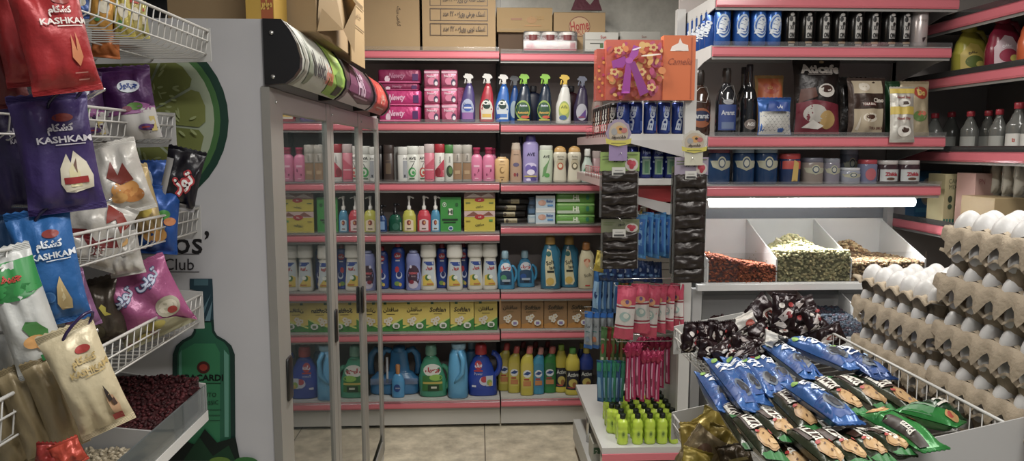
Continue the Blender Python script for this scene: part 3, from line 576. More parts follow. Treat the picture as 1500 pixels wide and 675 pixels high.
carton('white carton with small red lettering nearest the flowery bag',857,905,47,79,4.05,.3,M('#b9b8b0',.6),[('t','Sun',.1,.75,.16,'#a02020',{'b':.02}),('r',-.7,.4,.1,.44,'#3a3a34',1),('r',-.1,.2,.1,.42,'#4a6a3a',1),('r',-1,.6,1,.62,'#8a8880',1)],ZT,tape=False)
carton('second white carton farther along the top shelf behind the flowery bag',908,966,46,79,4.08,.3,M('#b4b3ab',.6),[('t','Sun',.2,.75,.12,'#8a4030')],ZT,tape=False)
r=thing('jar_pack','shrink-wrapped tray of white-lidded jars with a red and white band','jar pack',(at(806,73,4.03).x,4.09,ZT),0)
W=at(845,70,4.03).x-at(768,70,4.03).x
MB().box(-W/2,-.06,0,W/2,.06,.055,M('#c4b9b4',.4),b=.004).build('tray',r)
lab(r,plane(-.06),[('r',-1,.05,1,.2,'#b8485a',1),('r',-.9,.25,-.6,.8,'#b04a58',1),('t','Choco Cream',.2,.5,.34,'#a83242',{'b':.02,'w':1.1}),('r',.75,.25,.95,.8,'#b04a58',1)],W,.055)
for k in range(3):
    for j in range(2):
        mb=MB(); x=(k-1)*W/3.05; mb.loft([(.056,W/6.6,W/6.6),(.085,W/6.6,W/6.6)],M('#6d2a2c',.3),T=Matrix.Translation((x,-.025+.06*j,0)),N=18); mb.loft([(.085,W/6.3,W/6.3),(.098,W/6.3,W/6.3),(.101,W/7,W/7)],M('#c9c4be',.35),T=Matrix.Translation((x,-.025+.06*j,0)),N=18); o=mb.build('jar',r)
MB().box(-W/2-.003,-.063,.001,W/2+.003,.063,.106,glass('shrink_film',(.96,.96,.96),1.5,.08,.08,(.9,.88,.88)),b=.008).build('film',r)
# torn carton overhanging the fridge, yellow carton beside it
r=thing('torn_cardboard_box','torn brown carton with loose flaps on top of the glass door fridge','box',(-.60,2.3,FT+.001))
mb=MB(); mb.box(-.19,-.36,0,.185,.34,.5,CB,b=.003); mb.build('carton',r)
mb=MB(); mb.add([(.188,-.37,.0),(.20,-.36,.06),(.225,-.2,.03),(.245,-.1,.12),(.225,-.02,-.01),(.19,-.05,.2),(.195,-.3,.26)],[(0,1,2),(0,2,4,5,6),(2,3,4),(3,5,4)],CB2); mb.add([(.187,-.34,.3),(.20,-.1,.26),(.23,-.18,.34),(.19,-.05,.45),(.187,-.34,.48)],[(0,1,2),(2,1,3),(0,2,4),(2,3,4)],CB2); mb.build('torn_flap',r,fix=False)
mb=MB(); mb.box(-.115,-.002,-.02,.115,.002,.48,CB2); o=mb.build('printed_flap',r); o.location=(.197,.215,0); o.rotation_euler=(0,0,math.radians(88))
lab(o,plane(-.003),[('t','اسنک حلقه',0,.56,.05,DKI,{'b':.02,'w':1.3}),('r',-.8,.46,.8,.468,DKI,1),('r',-.8,.65,.8,.658,DKI,1),('t','اسنک توپی',0,.35,.05,DKI,{'b':.02,'w':1.3}),('r',-.8,.25,.8,.258,DKI,1),('r',-.8,.43,.8,.438,DKI,1)],.23,.4)
r=thing('yellow_carton','yellow carton with brown writing standing on the fridge top beside the high shelf','box',((at(369,20,1.85).x+at(410,20,1.85).x)/2,1.86,FT+.001),0)
box(r,at(410,20,1.85).x-at(370,20,1.85).x,.2,.12,M('#c49a1e',.5),[('r',.1,.02,.95,.32,'#a8521c'),('t','موتور',.5,.2,.12,'#d8b03a',{'b':.05,'w':.8}),('t','برنج',.5,.45,.12,'#7a2c18',{'b':.05,'w':.8}),('e',-.5,.4,.3,.1,'#c9c0a0')])
# ================= back shelving =================
def rail(parent,L,loc=(0,0,0),rot=0,hh=.044,end=True):
    """price rail with its front at -y, spanning 0..L along x, top at z=0"""
    mb=MB(); pr=[(-.002,-.004),(-.010,-.006),(-.014,-.014),(-.015,-hh+.008),(-.012,-hh),(-.002,-hh)]
    n=len(pr); vs=[(x,y,z) for x in (0,L) for y,z in pr]; mb.add(vs,[(i,(i+1)%n,n+(i+1)%n,n+i) for i in range(n)],PNK,False); mb.add(vs,[tuple(range(n)),tuple(range(n,2*n))],PNK)
    mb.box(0,-.0165,-.008,L,-.0155,.016,CLEAR); mb.box(0,-.004,-hh-.012,L,.0,-hh,GRY)
    o=mb.build('price_rail',parent); o['label']='pink price rail'; o.location=loc; o.rotation_euler=(0,0,rot); return o
YB=4.0; YF=YB+.016
XL,XM,XR=-.88,.122,1.01
rows_l=[78,184,272,347,433,493,592]; rows_r=[81,186,274,336,433,491,591]
gd=thing('shelving_unit','long dark grey wall shelving with pink price rails across the back of the shop','shelving',(0,0,0))
DG=M('#b0a39e',.6); DG2=M('#4a4a48',.5)
mb=MB(); mb.box(XL,4.42,.1,XR,4.44,2.12,DG); mb.build('back_panel',gd)
for x in (XL,XM,XR): mb=MB().box(x-.012,4.38,.0,x+.012,4.42,2.14,M('#1e1c1c',.5)); mb.build('upright',gd)
ZL=[];ZR=[]
for rows,Z,xa,xb in ((rows_l,ZL,XL,XM-.004),(rows_r,ZR,XM+.004,XR)):
    for k,py in enumerate(rows):
        z=at(650,py,YB).z+.021; Z.append(z)
        d0=YF if k==6 else YF
        mb=MB(); mb.box(xa,YF,z-.03,xb,4.42,z-.002,M('#8d8a86',.35) if k<6 else M('#a9a8a2',.35)); s=mb.build('shelf',gd)
        rail(s,xb-xa,(xa,YF,z-.002))
    mb=MB(); mb.box(xa,4.03,.02,xb,4.045,Z[6]-.03,M('#b9b7b0',.4)); mb.build('kick_plate',gd)
# trigger sprayer head, nozzle towards -x
def trigger(root,x,z,s,m,side=-1):
    P_=[(.2,0),(-.12,0),(-.2,.25),(-.26,.42),(-.62,.55),(-.66,.72),(-.5,.78),(-.45,.98),(-.3,1.0),(.2,.95),(.45,.72),(.5,.5),(.25,.42)]
    mb=MB(); mb.prism([(x+p[0]*s*(-side*1),z+p[1]*s) for p in P_],-.010,.010,m); mb.build('spray_head',root)
    mb=MB(); mb.tube([(x+(-.3)*s*-side,0,z+.5*s),(x-.42*s*-side,0,z+.3*s),(x-.46*s*-side,0,z+.02*s),(x-.52*s*-side,0,z-.12*s)],.0045,m,6); mb.build('trigger',root)
    mb=MB(); mb.loft([(z-.1*s,.014,.014),(z+.12*s,.014,.014)],m,T=Matrix.Translation((x,0,0)),N=14); mb.build('collar',root)
def put(row,bay,x0,x1,yt,label,cat,name,group=None,back=0,rot=0,Yd=None):
    Z=(ZL if bay=='l' else ZR)[row]; Yo=YF+.03+back
    xa=at(x0,300,Yo).x; xb=at(x1,300,Yo).x; h=at(650,yt,Yo).z-Z; w=xb-xa; Yc=Yo+(Yd if Yd else w*.31)
    return thing(name,label,cat,((xa+xb)/2,Yc,Z+.0005),rot,group),w,h
# ---- row 1: pads, sprays ----
PKF=foil('#b8216c',.28,.2); PKD=foil('#7e1748',.35,.15)
gp='wide magenta pad packs at the shelf end'
zz=ZL[1]
for k,(x0,x1,yt,yb,m,lb) in enumerate([(555,616,152,175,PKF,'lowest wide magenta pad pack of the stack on the spray shelf'),(555,617,127,150,PKF,'wide magenta pad pack second from the bottom of the stack'),(555,614,116,126,PKD,'thin dark magenta pad pack in the middle of the stack'),(553,616,95,115,PKD,'topmost dark magenta pad pack, leaning on the stack')]):
    a=at(x0,yb,4.06);b=at(x1,yb,4.06); hh=at(x0,yt,4.06).z-a.z; r=thing('pad_pack',lb,'pad pack',((a.x+b.x)/2,4.13,zz+.001),0,gp)
    MB().loft([(0,(b.x-a.x)/2*.97,.065),(.006,(b.x-a.x)/2,.07),(hh-.006,(b.x-a.x)/2,.07),(hh,(b.x-a.x)/2*.97,.065)],m,N=28,n=9).build('pack',r); zz+=hh+.001
    lab(r,plane(-.0705),[('t','Newty',-.1 if k>1 else -.15,.5,.5,'#d8a6c0' if k<2 else '#a0607e',{'b':.03,'s':.3,'w':.8}),('e',-.55,.3,.12,.25,'#cfb3c2'),('r',.62,.2,.88,.7,'#4a1c5a',1),('r',-.95,.05,.95,.12,'#d6568f',1)],b.x-a.x,hh)
zc=[ZL[1]]*2
for c,(x0,x1) in enumerate([(621,645),(646,671)]):
    z0=ZL[1]
    for k in range(3):
        yt=[152,128,102][k]; a=at(x0,170,4.06);b=at(x1,170,4.06); z1=at(x0,yt,4.06).z; hh=z1-z0-.001; w=b.x-a.x-.002
        r=thing('pad_pack',f'{["lowest","middle","topmost"][k]} small pink pad cube in the column {"beside the wide magenta packs" if c==0 else "next to the purple spray bottle"}','pad pack',((a.x+b.x)/2,4.11,z0+.0005),0,'small pink pad cubes')
        MB().loft([(0,w/2*.95,.045),(.004,w/2,.05),(hh-.004,w/2,.05),(hh,w/2*.95,.045)],foil('#a8486a' if k!=1 else '#b84a72',.3,.15),N=24,n=8).build('pack',r)
        lab(r,plane(-.0505),[('r',-.9,.8,.9,.92,'#c9a0b2',1),('t','Newty',0,.62,.2,'#d9c0cc',{'b':.02,'w':1.4}),('e',0,.35,.5,.22,'#c9708f'),('e',.5,.28,.28,.2,'#3f3352'),('e',.55,.22,.2,.12,'#cfc6cc'),('r',-.7,.1,.2,.16,'#7a1c44',1)],w,hh); z0=z1
r,w,h=put(1,'l',668,684,128,'small pink pad cube pushed back between the columns and the sprays','pad pack','pad_pack','small pink pad cubes',.12,Yd=.03); box(r,w,h,.06,foil('#a5406c'))
def spray(row,bay,x0,x1,yt,bm,hm,items,label,back=0,hx=0,sh=(.68,.36)):
    r,w,h=put(row,bay,x0,x1,yt,label,'spray bottle','spray_bottle','trigger spray bottles',back)
    bw=w*.86; pr=([(0,.9),(.02,1),(.35,.98),(.55,.78,.12),(.7,.55,.2),(.76,.36,.2),(.8,.3,.2)],[(.8,.3,.2),(.82,.32,.2),(.84,.3,.2)])
    body=smoothsecs(pr[0],bw,h,.6,2.6); MB().loft(body,bm,n=2.6).build('body',r); lab(r,secsurf(body,2.6),items,bw,h)
    trigger(r,.2*bw/2,h*.82,h*.18,hm); return r
WHP=M('#c9c8c4',.4); LIM=M('#7db52a',.35); YEL=M('#c9a824',.4)
lb1=lambda a,b,c,t,tc:[('e',0,.27,.82,.20,a),('r',-.74,.06,.74,.25,a),('e',0,.34,.5,.07,b),('r',-.6,.10,.6,.17,c),('t',t,0,.35,.07,tc,{'b':.03,'w':1.2})]
spray(1,'l',673,699,107,M('#4a3f78',.3),WHP,[('e',0,.28,.8,.2,'#9aa3c0'),('r',-.7,.06,.7,.2,'#8a5a9a'),('e',0,.3,.55,.08,'#3556a8'),('r',-.5,.28,.5,.31,'#c9c9d0',1),('t','Domex',0,.37,.05,'#23407a',{'w':1})],'purple spray bottle with a white trigger, first from the pink packs')
spray(1,'l',701,726,107,M('#a81f33',.3),WHP,lb1('#c8c3b4','#14322c','#c9a63a','Cif','#14322c')+[('e',0,.4,.42,.08,'#12352d'),('t','Cif',0,.4,.09,'#d9dad4',{'b':.04})],'red spray bottle with a white trigger and cream label')
spray(1,'l',724,749,108,M('#1f5fae',.3),WHP,lb1('#b9c2c8','#14322c','#3a6fb4','','#000') [:4]+[('e',0,.4,.42,.08,'#12352d'),('t','Cif',0,.4,.09,'#d9dad4',{'b':.04}),('e',-.6,.12,.3,.05,'#1f4a9a')],'blue spray bottle with a white trigger in front of its twin')
spray(1,'r',744,762,110,M('#1c4f96',.3),M('#8a8f96',.4),[('e',0,.3,.7,.18,'#8ea2ae')],'blue spray bottle half hidden behind its twin',.1)
for k,(x0,x1,lb) in enumerate([(752,781,'dark green spray bottle with a lime trigger, the one beside the blue sprays'),(784,810,'dark green spray bottle with a lime trigger, the one beside the white spray')]):
    spray(1,'r',x0,x1,107,M('#16263a',.25),LIM,[('e',-.05,.27,.85,.2,'#7a9a2a'),('e',-.05,.27,.72,.16,'#1c4a2c'),('t','Astonish',-.05,.22,.05,'#c9a23a',{'b':.03,'w':1.3}),('t','Active',0,.36,.045,'#c9d0e0',{'b':.02,'w':.9}),('e',.2,.13,.5,.03,'#b8452a'),('r',-.7,.06,.7,.09,'#9a9a3a',1)],lb)
spray(1,'r',812,838,108,M('#c4c4be',.35),YEL,[('e',.05,.26,.72,.2,'#8f9f4a'),('e',.05,.3,.6,.12,'#b8b83c'),('t','Alfa',.05,.34,.06,'#4a5a2a',{'w':.9}),('e',-.1,.12,.5,.05,'#3a5a86')],'white spray bottle with a yellow and white trigger')
spray(1,'r',838,863,110,M('#2e2440',.3),M('#5c6070',.4),[('e',.05,.24,.75,.18,'#9a9aa4'),('p',[(-.5,.1),(.6,.3),(.6,.12)],'#54347a'),('r',-.4,.12,.4,.15,'#7a3048',1)],'dark purple spray bottle with a dark trigger next to the flowery bag')
spray(1,'r',864,884,112,M('#7c6a62',.3),M('#8f9290',.4),[('e',0,.25,.7,.15,'#8a4a4a')],'last spray bottle, mostly behind the flowery bag')
# hidden second rank
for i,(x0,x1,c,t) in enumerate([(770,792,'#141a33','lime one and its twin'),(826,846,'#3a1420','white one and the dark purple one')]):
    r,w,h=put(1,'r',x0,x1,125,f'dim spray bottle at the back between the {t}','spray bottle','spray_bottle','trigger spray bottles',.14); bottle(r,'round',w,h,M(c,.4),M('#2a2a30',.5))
# ---- row 2: shampoos ----
SG='shampoo bottles on the third shelf'
def sh(x0,x1,yt,prof,bm,cm,items,label,back=0,row=2,bay='l',cat='shampoo bottle',name='shampoo_bottle',group=SG,n=2.6,dr=.62,r=.35):
    rt,w,h=put(row,bay,x0,x1,yt,label,cat,name,group,back)
    S=bottle(rt,prof,w,h,M(bm,r) if isinstance(bm,str) else bm,M(cm,.35) if isinstance(cm,str) else cm,items,n,dr); return rt,w,h
leafy=lambda c:[('e',-.05,.26,.62,.14,c),('e',.05,.27,.42,.09,'#b9c2b0'),('e',.15,.25,.25,.05,c),('p',[(-.5,.3),(.1,.5),(.5,.6),(.0,.42)],'#3a3a3a'),('t','AVE',0,.66,.08,'#26282a',{'b':.02,'w':1.3}),('r',-.4,.56,.4,.57,'#555555',1),('r',-.55,.07,.35,.1,'#3a5a3a' if 1 else c,1)]
sh(548,563,213,'cyl','#1f1a1b','#2a2426',[],'near black bottle at the dark end of the shampoo shelf',.06)
sh(562,578,212,'cyl','#3d312c','#463a36',[('r',-.5,.2,.5,.5,'#5a4a38'),('r',-.4,.55,.4,.57,'#6a5a48',1)],'dark brown shampoo bottle beside the white ones',.03)
sh(577,587,215,'cyl','#8f908c','#9a9a96',[],'grey white bottle squeezed between the brown and the white bottles',.06)
sh(583,598,215,'cyl','#bcbcb6','#c0c0ba',[('r',.1,.1,.95,.6,'#8c9094'),('t','AVE',.5,.66,.06,'#222428',{'w':.8}),('r',.3,.12,.6,.2,'#33363c')],'white shampoo bottle turned to show a grey label',.0)
sh(596,614,214,'cyl','#c2c4ba','#c6c8c0',leafy('#2f8f45'),'white shampoo bottle with a green swirl')
sh(613,627,214,'cyl','#c4c0b8','#c8c4be',leafy('#b03a34'),'white shampoo bottle with a red swirl',.012)
sh(622,637,211,'cyl','#c46a7c','#b9a8a6',[('p',[(-.9,.05),(-.9,.4),(.9,.62),(.9,.05)],'#b8485e'),('r',-.8,.3,.8,.33,'#c9a0a6',1)],'see-through pink shampoo bottle with a pale cap')
sh(637,652,211,'cyl','#c2bfb8','#a31c2c',[('p',[(-.9,.3),(.9,.6),(.9,.12),(-.9,.12)],'#b02c46'),('e',-.3,.25,.55,.12,'#7e1626'),('t','Schon',0,.62,.3,'#4a4044',{'rot':90,'w':2.2}) if 0 else ('t','Schon',.1,.58,.05,'#4a4044',{'rot':90,'w':1.6})],'white shampoo bottle with a red cap and red fruit')
sh(652,665,212,'cyl','#b9bab0','#3f7a3a',[('e',.1,.28,.75,.16,'#2f3f2a'),('e',.3,.3,.4,.1,'#55783c'),('t','Schon',.1,.6,.05,'#3c4038',{'rot':90,'w':1.6})],'white shampoo bottle with a green cap and dark leaf')
for k,(a,b) in enumerate(((663,678),(677,692))):
    sh(a,b,212,'cyl','#8c8478','#a8a49a',[('r',-.8,.06,.8,.5,'#8a6a4a'),('r',-.8,.5,.8,.52,'#5a5044',1),('r',-.5,.2,.5,.3,'#a58a66'),('t','Schon',.0,.64,.05,'#57524a',{'rot':90,'w':1.6})],['grey brown shampoo bottle touching the green capped one','grey brown shampoo bottle beside the pink lotion bottles'][k],0)
for k,(a,b) in enumerate(((690,707),(707,725))):
    sh(a,b,216,'shoulder','#cf6f95','#b02455',[('r',-.5,.42,.5,.48,'#d9a6ba',1),('p',[(-.2,.15),(.0,.2),(.4,.38),(.3,.3)],'#7a2c50'),('e',.35,.33,.12,.05,'#7a2c50'),('e',-.3,.2,.12,.04,'#7a2c50'),('r',-.3,.08,.3,.1,'#e0b0c0',1)],['pink lotion bottle with magenta cap, beside the grey brown bottles','pink lotion bottle with magenta cap, beside the beige flask'][k],0,n=3,dr=.7,group='pink lotion bottles')
sh(718,728,217,'shoulder','#b85a80','#92204a',[],'pink lotion bottle peeping out from behind its twin',.09,n=3,group='pink lotion bottles')
sh(725,746,230,([(0,.92),(.02,1),(.86,1),(.93,.85),(.95,.6)],[(.95,.6),(.955,.62),(.99,.62),(1,.5)]),'#c9a468','#c2a06a',[('t','Johnson',0,.82,.045,'#4a3020',{'b':.02,'w':1.2}),('e',0,.48,.35,.13,'#8a6a34'),('e',.1,.5,.25,.09,'#c9a468'),('r',-.3,.2,.3,.23,'#6a4a2a',1),('e',0,.12,.1,.03,'#4a3020'),('r',-.4,.7,.4,.71,'#6a4a2a',1)],'short beige flask shampoo bottle at the bay joint',bay='r',n=3.5)
sh(747,765,209,([(0,.95),(.02,1),(.5,.95),(.8,.76),(.82,.72)],[(.82,.74),(.825,.76),(.99,.66),(1,.6)]),'#a5886f','#b9ab98',[('e',0,.45,.5,.05,'#5a5270'),('e',-.2,.2,.2,.05,'#8a2c2c'),('e',.2,.2,.16,.05,'#5c2c4a'),('r',-.4,.7,.4,.71,'#6a5444',1)],'tan body lotion bottle next to the big lavender one',bay='r')
sh(756,770,200,'round','#2c2a48','#23223c',[],'dark capped bottle hidden behind the tan lotion',.1,bay='r')
sh(766,789,198,([(0,.95),(.02,1),(.8,1),(.85,.85),(.87,.62)],[(.87,.64),(.875,.66),(.97,.6),(1,.5)]),'#8d83b8','#4a3d86',[('t','AVE',0,.6,.07,'#2c2450',{'b':.02,'w':1.1}),('e',0,.36,.7,.06,'#c0b8d8'),('e',-.3,.3,.4,.08,'#6a5ca8'),('e',.35,.28,.4,.08,'#5a4c98'),('e',0,.22,.5,.06,'#cfcade'),('r',-.8,.12,.8,.15,'#a89a5a',1),('e',.3,.07,.4,.04,'#4a3f80'),('e',-.3,.06,.3,.03,'#c9c0de')],'big lavender shampoo bottle with a dark violet cap',bay='r')
sh(790,810,213,([(0,.9),(.02,.95),(.5,1),(.84,1),(.88,.95)],[(.88,.95),(.885,.97),(.98,.95),(1,.9)]),'#b4c0a8','#c4c8bc',[('t','AVE',0,.7,.07,'#1c2420',{'b':.02,'w':1.3}),('p',[(-.6,.15),(-.4,.4),(.2,.55),(.6,.7),(.1,.4),(-.1,.2)],'#5f8f55'),('e',.1,.2,.4,.06,'#4f9a4a')],'pale green shampoo bottle with a leaf swirl',bay='r')
for k,(a,b,c) in enumerate(((810,831,'#a8482c'),(831,852,'#5c5440'))):
    sh(a,b,214,'oval','#c2bda8','#b9904a',[('e',0,.5,.55,.16,'#b5aa8c'),('e',0,.45,.42,.1,c),('e',.0,.46,.26,.06,'#c9bfa0'),('t','Active',0,.72,.05,'#4a4438',{'w':.9}),('r',-.4,.64,.4,.65,'#6a6450',1)],['hourglass shampoo bottle with gold cap and orange emblem','hourglass shampoo bottle with gold cap and grey emblem'][k],bay='r')
sh(852,869,218,([(0,.9),(.03,1),(.45,1),(.7,.55),(.78,.45)],[(.78,.5),(.79,.54),(.98,.5),(1,.42)]),'#a9b8ae','#c4c6c0',[('e',0,.3,.8,.16,'#3f8a66'),('e',.1,.36,.5,.1,'#a9bfb0')],'white and green bottle beside the wire fence',bay='r')
sh(867,880,221,'cyl','#a8888a','#b9a8a4',[],'pale pink bottle partly behind the wire fence',.05,bay='r')
# ---- row 3: soaps ----
def pump(x0,x1,yt,bm,cm,items,label,back=0,hb=.62):
    r,w,h=put(3,'l',x0,x1,yt,label,'soap dispenser','pump_bottle','pump soap bottles',back)
    bs=smoothsecs([(0,.92),(.02,1),(hb*.7,.95),(hb*.92,.7),(hb,.34)],w,h,.62,2.6); MB().loft(bs,bm,n=2.6).build('body',r)
    lab(r,secsurf(bs,2.6),items,w,h)
    mb=MB(); mb.loft([(hb*h,.011,.011),(hb*h+.02,.012,.012),(hb*h+.022,.006,.006),(h*.9,.005,.005)],cm,N=14); mb.build('collar',r)
    mb=MB(); mb.loft([(h*.9,.008,.008),(h*.985,.01,.01),(h,.007,.007)],cm,N=12); mb.tube([(0,0,h*.955),(.018,-.004,h*.96),(.026,-.006,h*.93)],.0045,cm,6); mb.build('pump_head',r)
BK=M('#17181c',.3)
pump(550,566,300,M('#1d3a66',.25),BK,[('r',-.6,.1,.6,.4,'#6a8ab0')],'dark blue pump bottle next to the fridge door')
pump(568,588,298,M('#0f4a38',.2),BK,[('r',.75,.08,.95,.35,'#a9b0a8'),('e',.1,.2,.5,.12,'#1c5a48')],'dark green pump bottle with a black head')
for x0,x1,c,c2,lb in ((588,609,'#a9a838','#c9b89a','yellow'),(610,631,'#b83242','#c9b2b2','red'),(630,645,'#3f86a8','#a8c0cc','blue')):
    pump(x0,x1,287,M(c,.2),M('#cfcdc6',.4),[('r',-.62,.05,.62,.33,c2),('e',0,.3,.62,.06,c2),('e',0,.27,.3,.07,'#7a2c2c'),('e',.1,.27,.14,.035,'#c98a4a'),('r',-.3,.09,.3,.12,'#6a5a4a',1)],f'{lb} hand soap bottle with a white pump')
r,w,h=put(3,'l',645,675,292,'green hygienic pad box with a round mark','box','soap_box',None,Yd=.035); box(r,w,h,.07,M('#2f8a34',.4),[('e',-.6,.84,.2,.07,'#c9d4c4'),('e',-.6,.84,.16,.055,'#2a7a30'),('t','V',-.6,.84,.07,'#d4dad0',{'b':.04}),('e',.6,.84,.16,.06,'#1c5a24'),('r',-.2,.52,.2,.72,'#cfd4c4'),('t','Hi',0,.62,.14,'#1d3a26',{'b':.04}),('r',-.85,.36,.7,.41,'#16301c'),('r',-.7,.29,.5,.32,'#16301c'),('e',0,.12,.24,.07,'#b0c4cc'),('e',.0,.12,.16,.04,'#2a4a8a')]); MB().box(-w/2,-.035,h+.0005,w/2,.035,h+.012,M('#256e2c',.4)).build('flap',r)
zz=ZL[3]
for k,(yt,m,lb,its) in enumerate([(309,'#b9aa22','yellow soap carton at the bottom of the stack, red and white band on top',[('r',-1,.72,1,1,'#b9a09a'),('p',[(-.9,.75),(-.4,.98),(.1,.75),(.6,.98),(.9,.78)],'#7a4a3c'),('e',0,.72,.32,.12,'#a31e22'),('t','گلنار',0,.72,.1,'#d8c8c0',{'b':.03}),('t','صابون',0,.35,.16,'#4a4a1c',{'b':.03}),('r',.6,.5,.85,.6,'#4a8a3a'),('r',-.9,.5,-.6,.55,'#8a7a1c')]),(291,'#b9aa22','yellow soap carton in the middle of the stack',[('e',0,.9,.32,.18,'#a31e22'),('t','گلنار',0,.9,.14,'#d8c8c0',{'b':.03}),('t','صابون',0,.35,.24,'#4a4a1c',{'b':.03}),('r',-.9,.6,-.6,.7,'#5a6a2c'),('r',.6,.6,.9,.7,'#5a6a2c')]),(281,'#8a6a62','brown and white striped soap pack on top of the yellow cartons',[('p',[(-.9,.2),(-.4,.8),(.1,.3),(.6,.85),(.9,.3)],'#c9b8ae'),('r',-.9,.8,.9,.95,'#c9a8a0',1)])]):
    r,w,h=put(3,'l',680,725,yt,lb,'soap carton','soap_carton','soap cartons in a stack',0,Yd=.04); r.location.z=zz+.0005; h=at(650,yt,YF+.03).z-zz-.001; box(r,w,h,.08,M(m,.4),its); zz+=h+.001
# right bay: hair colour tubes, jars, wipes, green pads
z0=ZR[3]
for k in range(4):
    zt=at(750,[320,313,301,288][k]-0,YF+.05).z if 0 else z0+.038
    dx=[0,-.012,-.006,.012][k]; X0=at(727,300,YF+.05).x+dx; X1=at(772,300,YF+.05).x+dx; Lx=X1-X0
    r=thing('hair_dye_tube',f'{["lowest","second","third","topmost"][k]} black tube with a beige band in the pile beside the yellow cartons','tube',((X0+X1)/2,YF+.06,z0+.0185),0,'black tubes with beige bands')
    T=Matrix.Rotation(PI/2,4,'Y'); mb=MB(); mb.loft([(-Lx/2,.014,.014),(-Lx/2+.004,.0175,.0175),(Lx/2-.004,.0175,.0175),(Lx/2,.014,.014)],M('#141210',.35),T=T,N=18); mb.build('tube',r)
    S=lambda u,v,e=0:(u,-math.sqrt(max(0,.0178**2-(v-.0178)**2))-e,v-.0178)
    lab(r,S,[('r',-.5+.1*k,.12,.35,.9,'#8f8460',4),('e',-.3,.5,.1,.28,'#3a2c1c'),('t','Hair Color',.05,.5,.28,'#2a2014',{'w':.5})],Lx,.0356); z0+=.037
zj=ZR[3]
for k in range(3):
    r=thing('cream_jar',f'{["lowest","middle","topmost"][k]} small blue white jar between the black tubes and the baby wipes','jar',(at(779,300,YF+.06).x,YF+.07,zj+.0005),0,'small stacked jars'); bottle(r,'jar',.048,.05,M(['#8fa3ad','#3a5266','#2e3f52'][k],.35),M(['#a9b8be','#2f4458','#26384a'][k],.4),[('r',-.7,.2,.7,.65,['#a9b0b0','#4a6a8a','#3a5572'][k])]); zj+=.0508
zb=ZR[3]
for k in range(2):
    r,w,h=put(3,'r',785,813,[308,287][k],f'{["lower","upper"][k]} white and blue baby soap box with a sleeping baby picture','box','soap_box','baby soap boxes',0,Yd=.03); r.location.z=zb+.0005; h=at(650,[308,287][k],YF+.03).z-zb-.001; box(r,w,h,.06,M('#a8bcc8',.4),[('r',-1,.0,1,.12,'#c4c8c8',1),('r',-1,.82,1,1,'#c9ccca',1),('e',-.35,.5,.42,.2,'#b98d7a'),('e',-.5,.52,.2,.16,'#c49a86'),('t','Baby',.45,.6,.24,'#1f4a8a',{'b':.03,'w':.8}),('r',.2,.25,.8,.38,'#4f86b8')]); zb+=h+.001
zb=ZR[3]
for k in range(3):
    r,w,h=put(3,'r',815,872,[315,298,281][k],f'{["lowest","middle","topmost"][k]} green sanitary pad pack in the stack by the hanging black card','pad pack','pad_pack','green pad packs',0,Yd=.05); r.location.z=zb+.0005; h=at(650,[315,298,281][k],YF+.03).z-zb-.001
    MB().loft([(0,w/2*.97,.045),(.006,w/2,.05),(h-.006,w/2,.05),(h,w/2*.97,.045)],foil('#5f9a3a',.3,.1),N=28,n=9).build('pack',r)
    lab(r,plane(-.0505),[('r',-.95,.1,.2,.35,'#a9b8a0',1),('r',-.95,.8,.95,.92,'#8fbf6a',1),('t','Hi',0,.5,.45,'#cfd8c0',{'b':.04}),('e',.6,.5,.09,.24,'#2a7a5c')],w,h); zb+=h+.001
# ---- row 4: dish liquids ----
DG_='dish liquid bottles on the fifth shelf'
prilb=[('e',0,.72,.5,.07,'#a82434'),('t','پریل',0,.72,.07,'#cfd2dc',{'b':.05,'w':.8}),('r',-.3,.6,.3,.63,'#b9bcc8',1),('e',-.1,.42,.28,.07,'#b02838'),('e',.15,.3,.42,.08,'#b4bcd0'),('e',.15,.32,.3,.06,'#1c2a66'),('e',-.1,.12,.4,.05,'#6a8a3a'),('e',.3,.1,.2,.04,'#b89a3a')]
prilw=[('r',-.72,.1,.72,.6,'#aab4b8'),('p',[(-.7,.6),(.7,.6),(.7,.52),(-.1,.52)],'#1f3f8a'),('t','پریل',.1,.46,.09,'#a01c24',{'b':.07,'w':1.2,'rot':10}),('p',[(-.7,.1),(-.7,.3),(-.2,.34),(.7,.14),(.7,.1)],'#c2a832'),('e',-.1,.27,.3,.06,'#3f6a2a'),('e',.1,.28,.25,.04,'#c8ccc4'),('r',-.2,.12,.6,.15,'#a8682a',1)]
def dish(x0,x1,yt,prof,bm,cm,items,label,back=0,bay='l',**k): return sh(x0,x1,yt,prof,bm,cm,items,label,back,4,bay,'dish liquid bottle','dish_liquid_bottle',DG_,**k)
dish(546,567,361,'prilblue','#26418c','#9a2838',prilb,'blue dish liquid bottle partly behind the fridge glass',.06)
dish(570,592,355,'prilblue','#24479a','#9a2838',prilb,'blue dish liquid bottle before the lilac one',.05)
dish(592,615,367,([(0,.92),(.03,1),(.3,1),(.6,.9),(.75,.96),(.9,.8),(.94,.5)],[(.94,.5),(.95,.55),(.98,.5),(1,.4)]),'#7c84b4','#868eb8',[('e',.05,.36,.8,.28,'#3a2436'),('e',.0,.15,.6,.1,'#b0a8b8'),('t','REMO',.05,.44,.06,'#b04a54',{'b':.04,'w':1.2}),('t','PLUS',.05,.36,.035,'#c0a8b0',{'w':.8}),('e',-.3,.6,.14,.04,'#c0bccc'),('e',-.2,.22,.3,.05,'#7a1c30')],'lilac dish liquid bottle with a dark oval label')
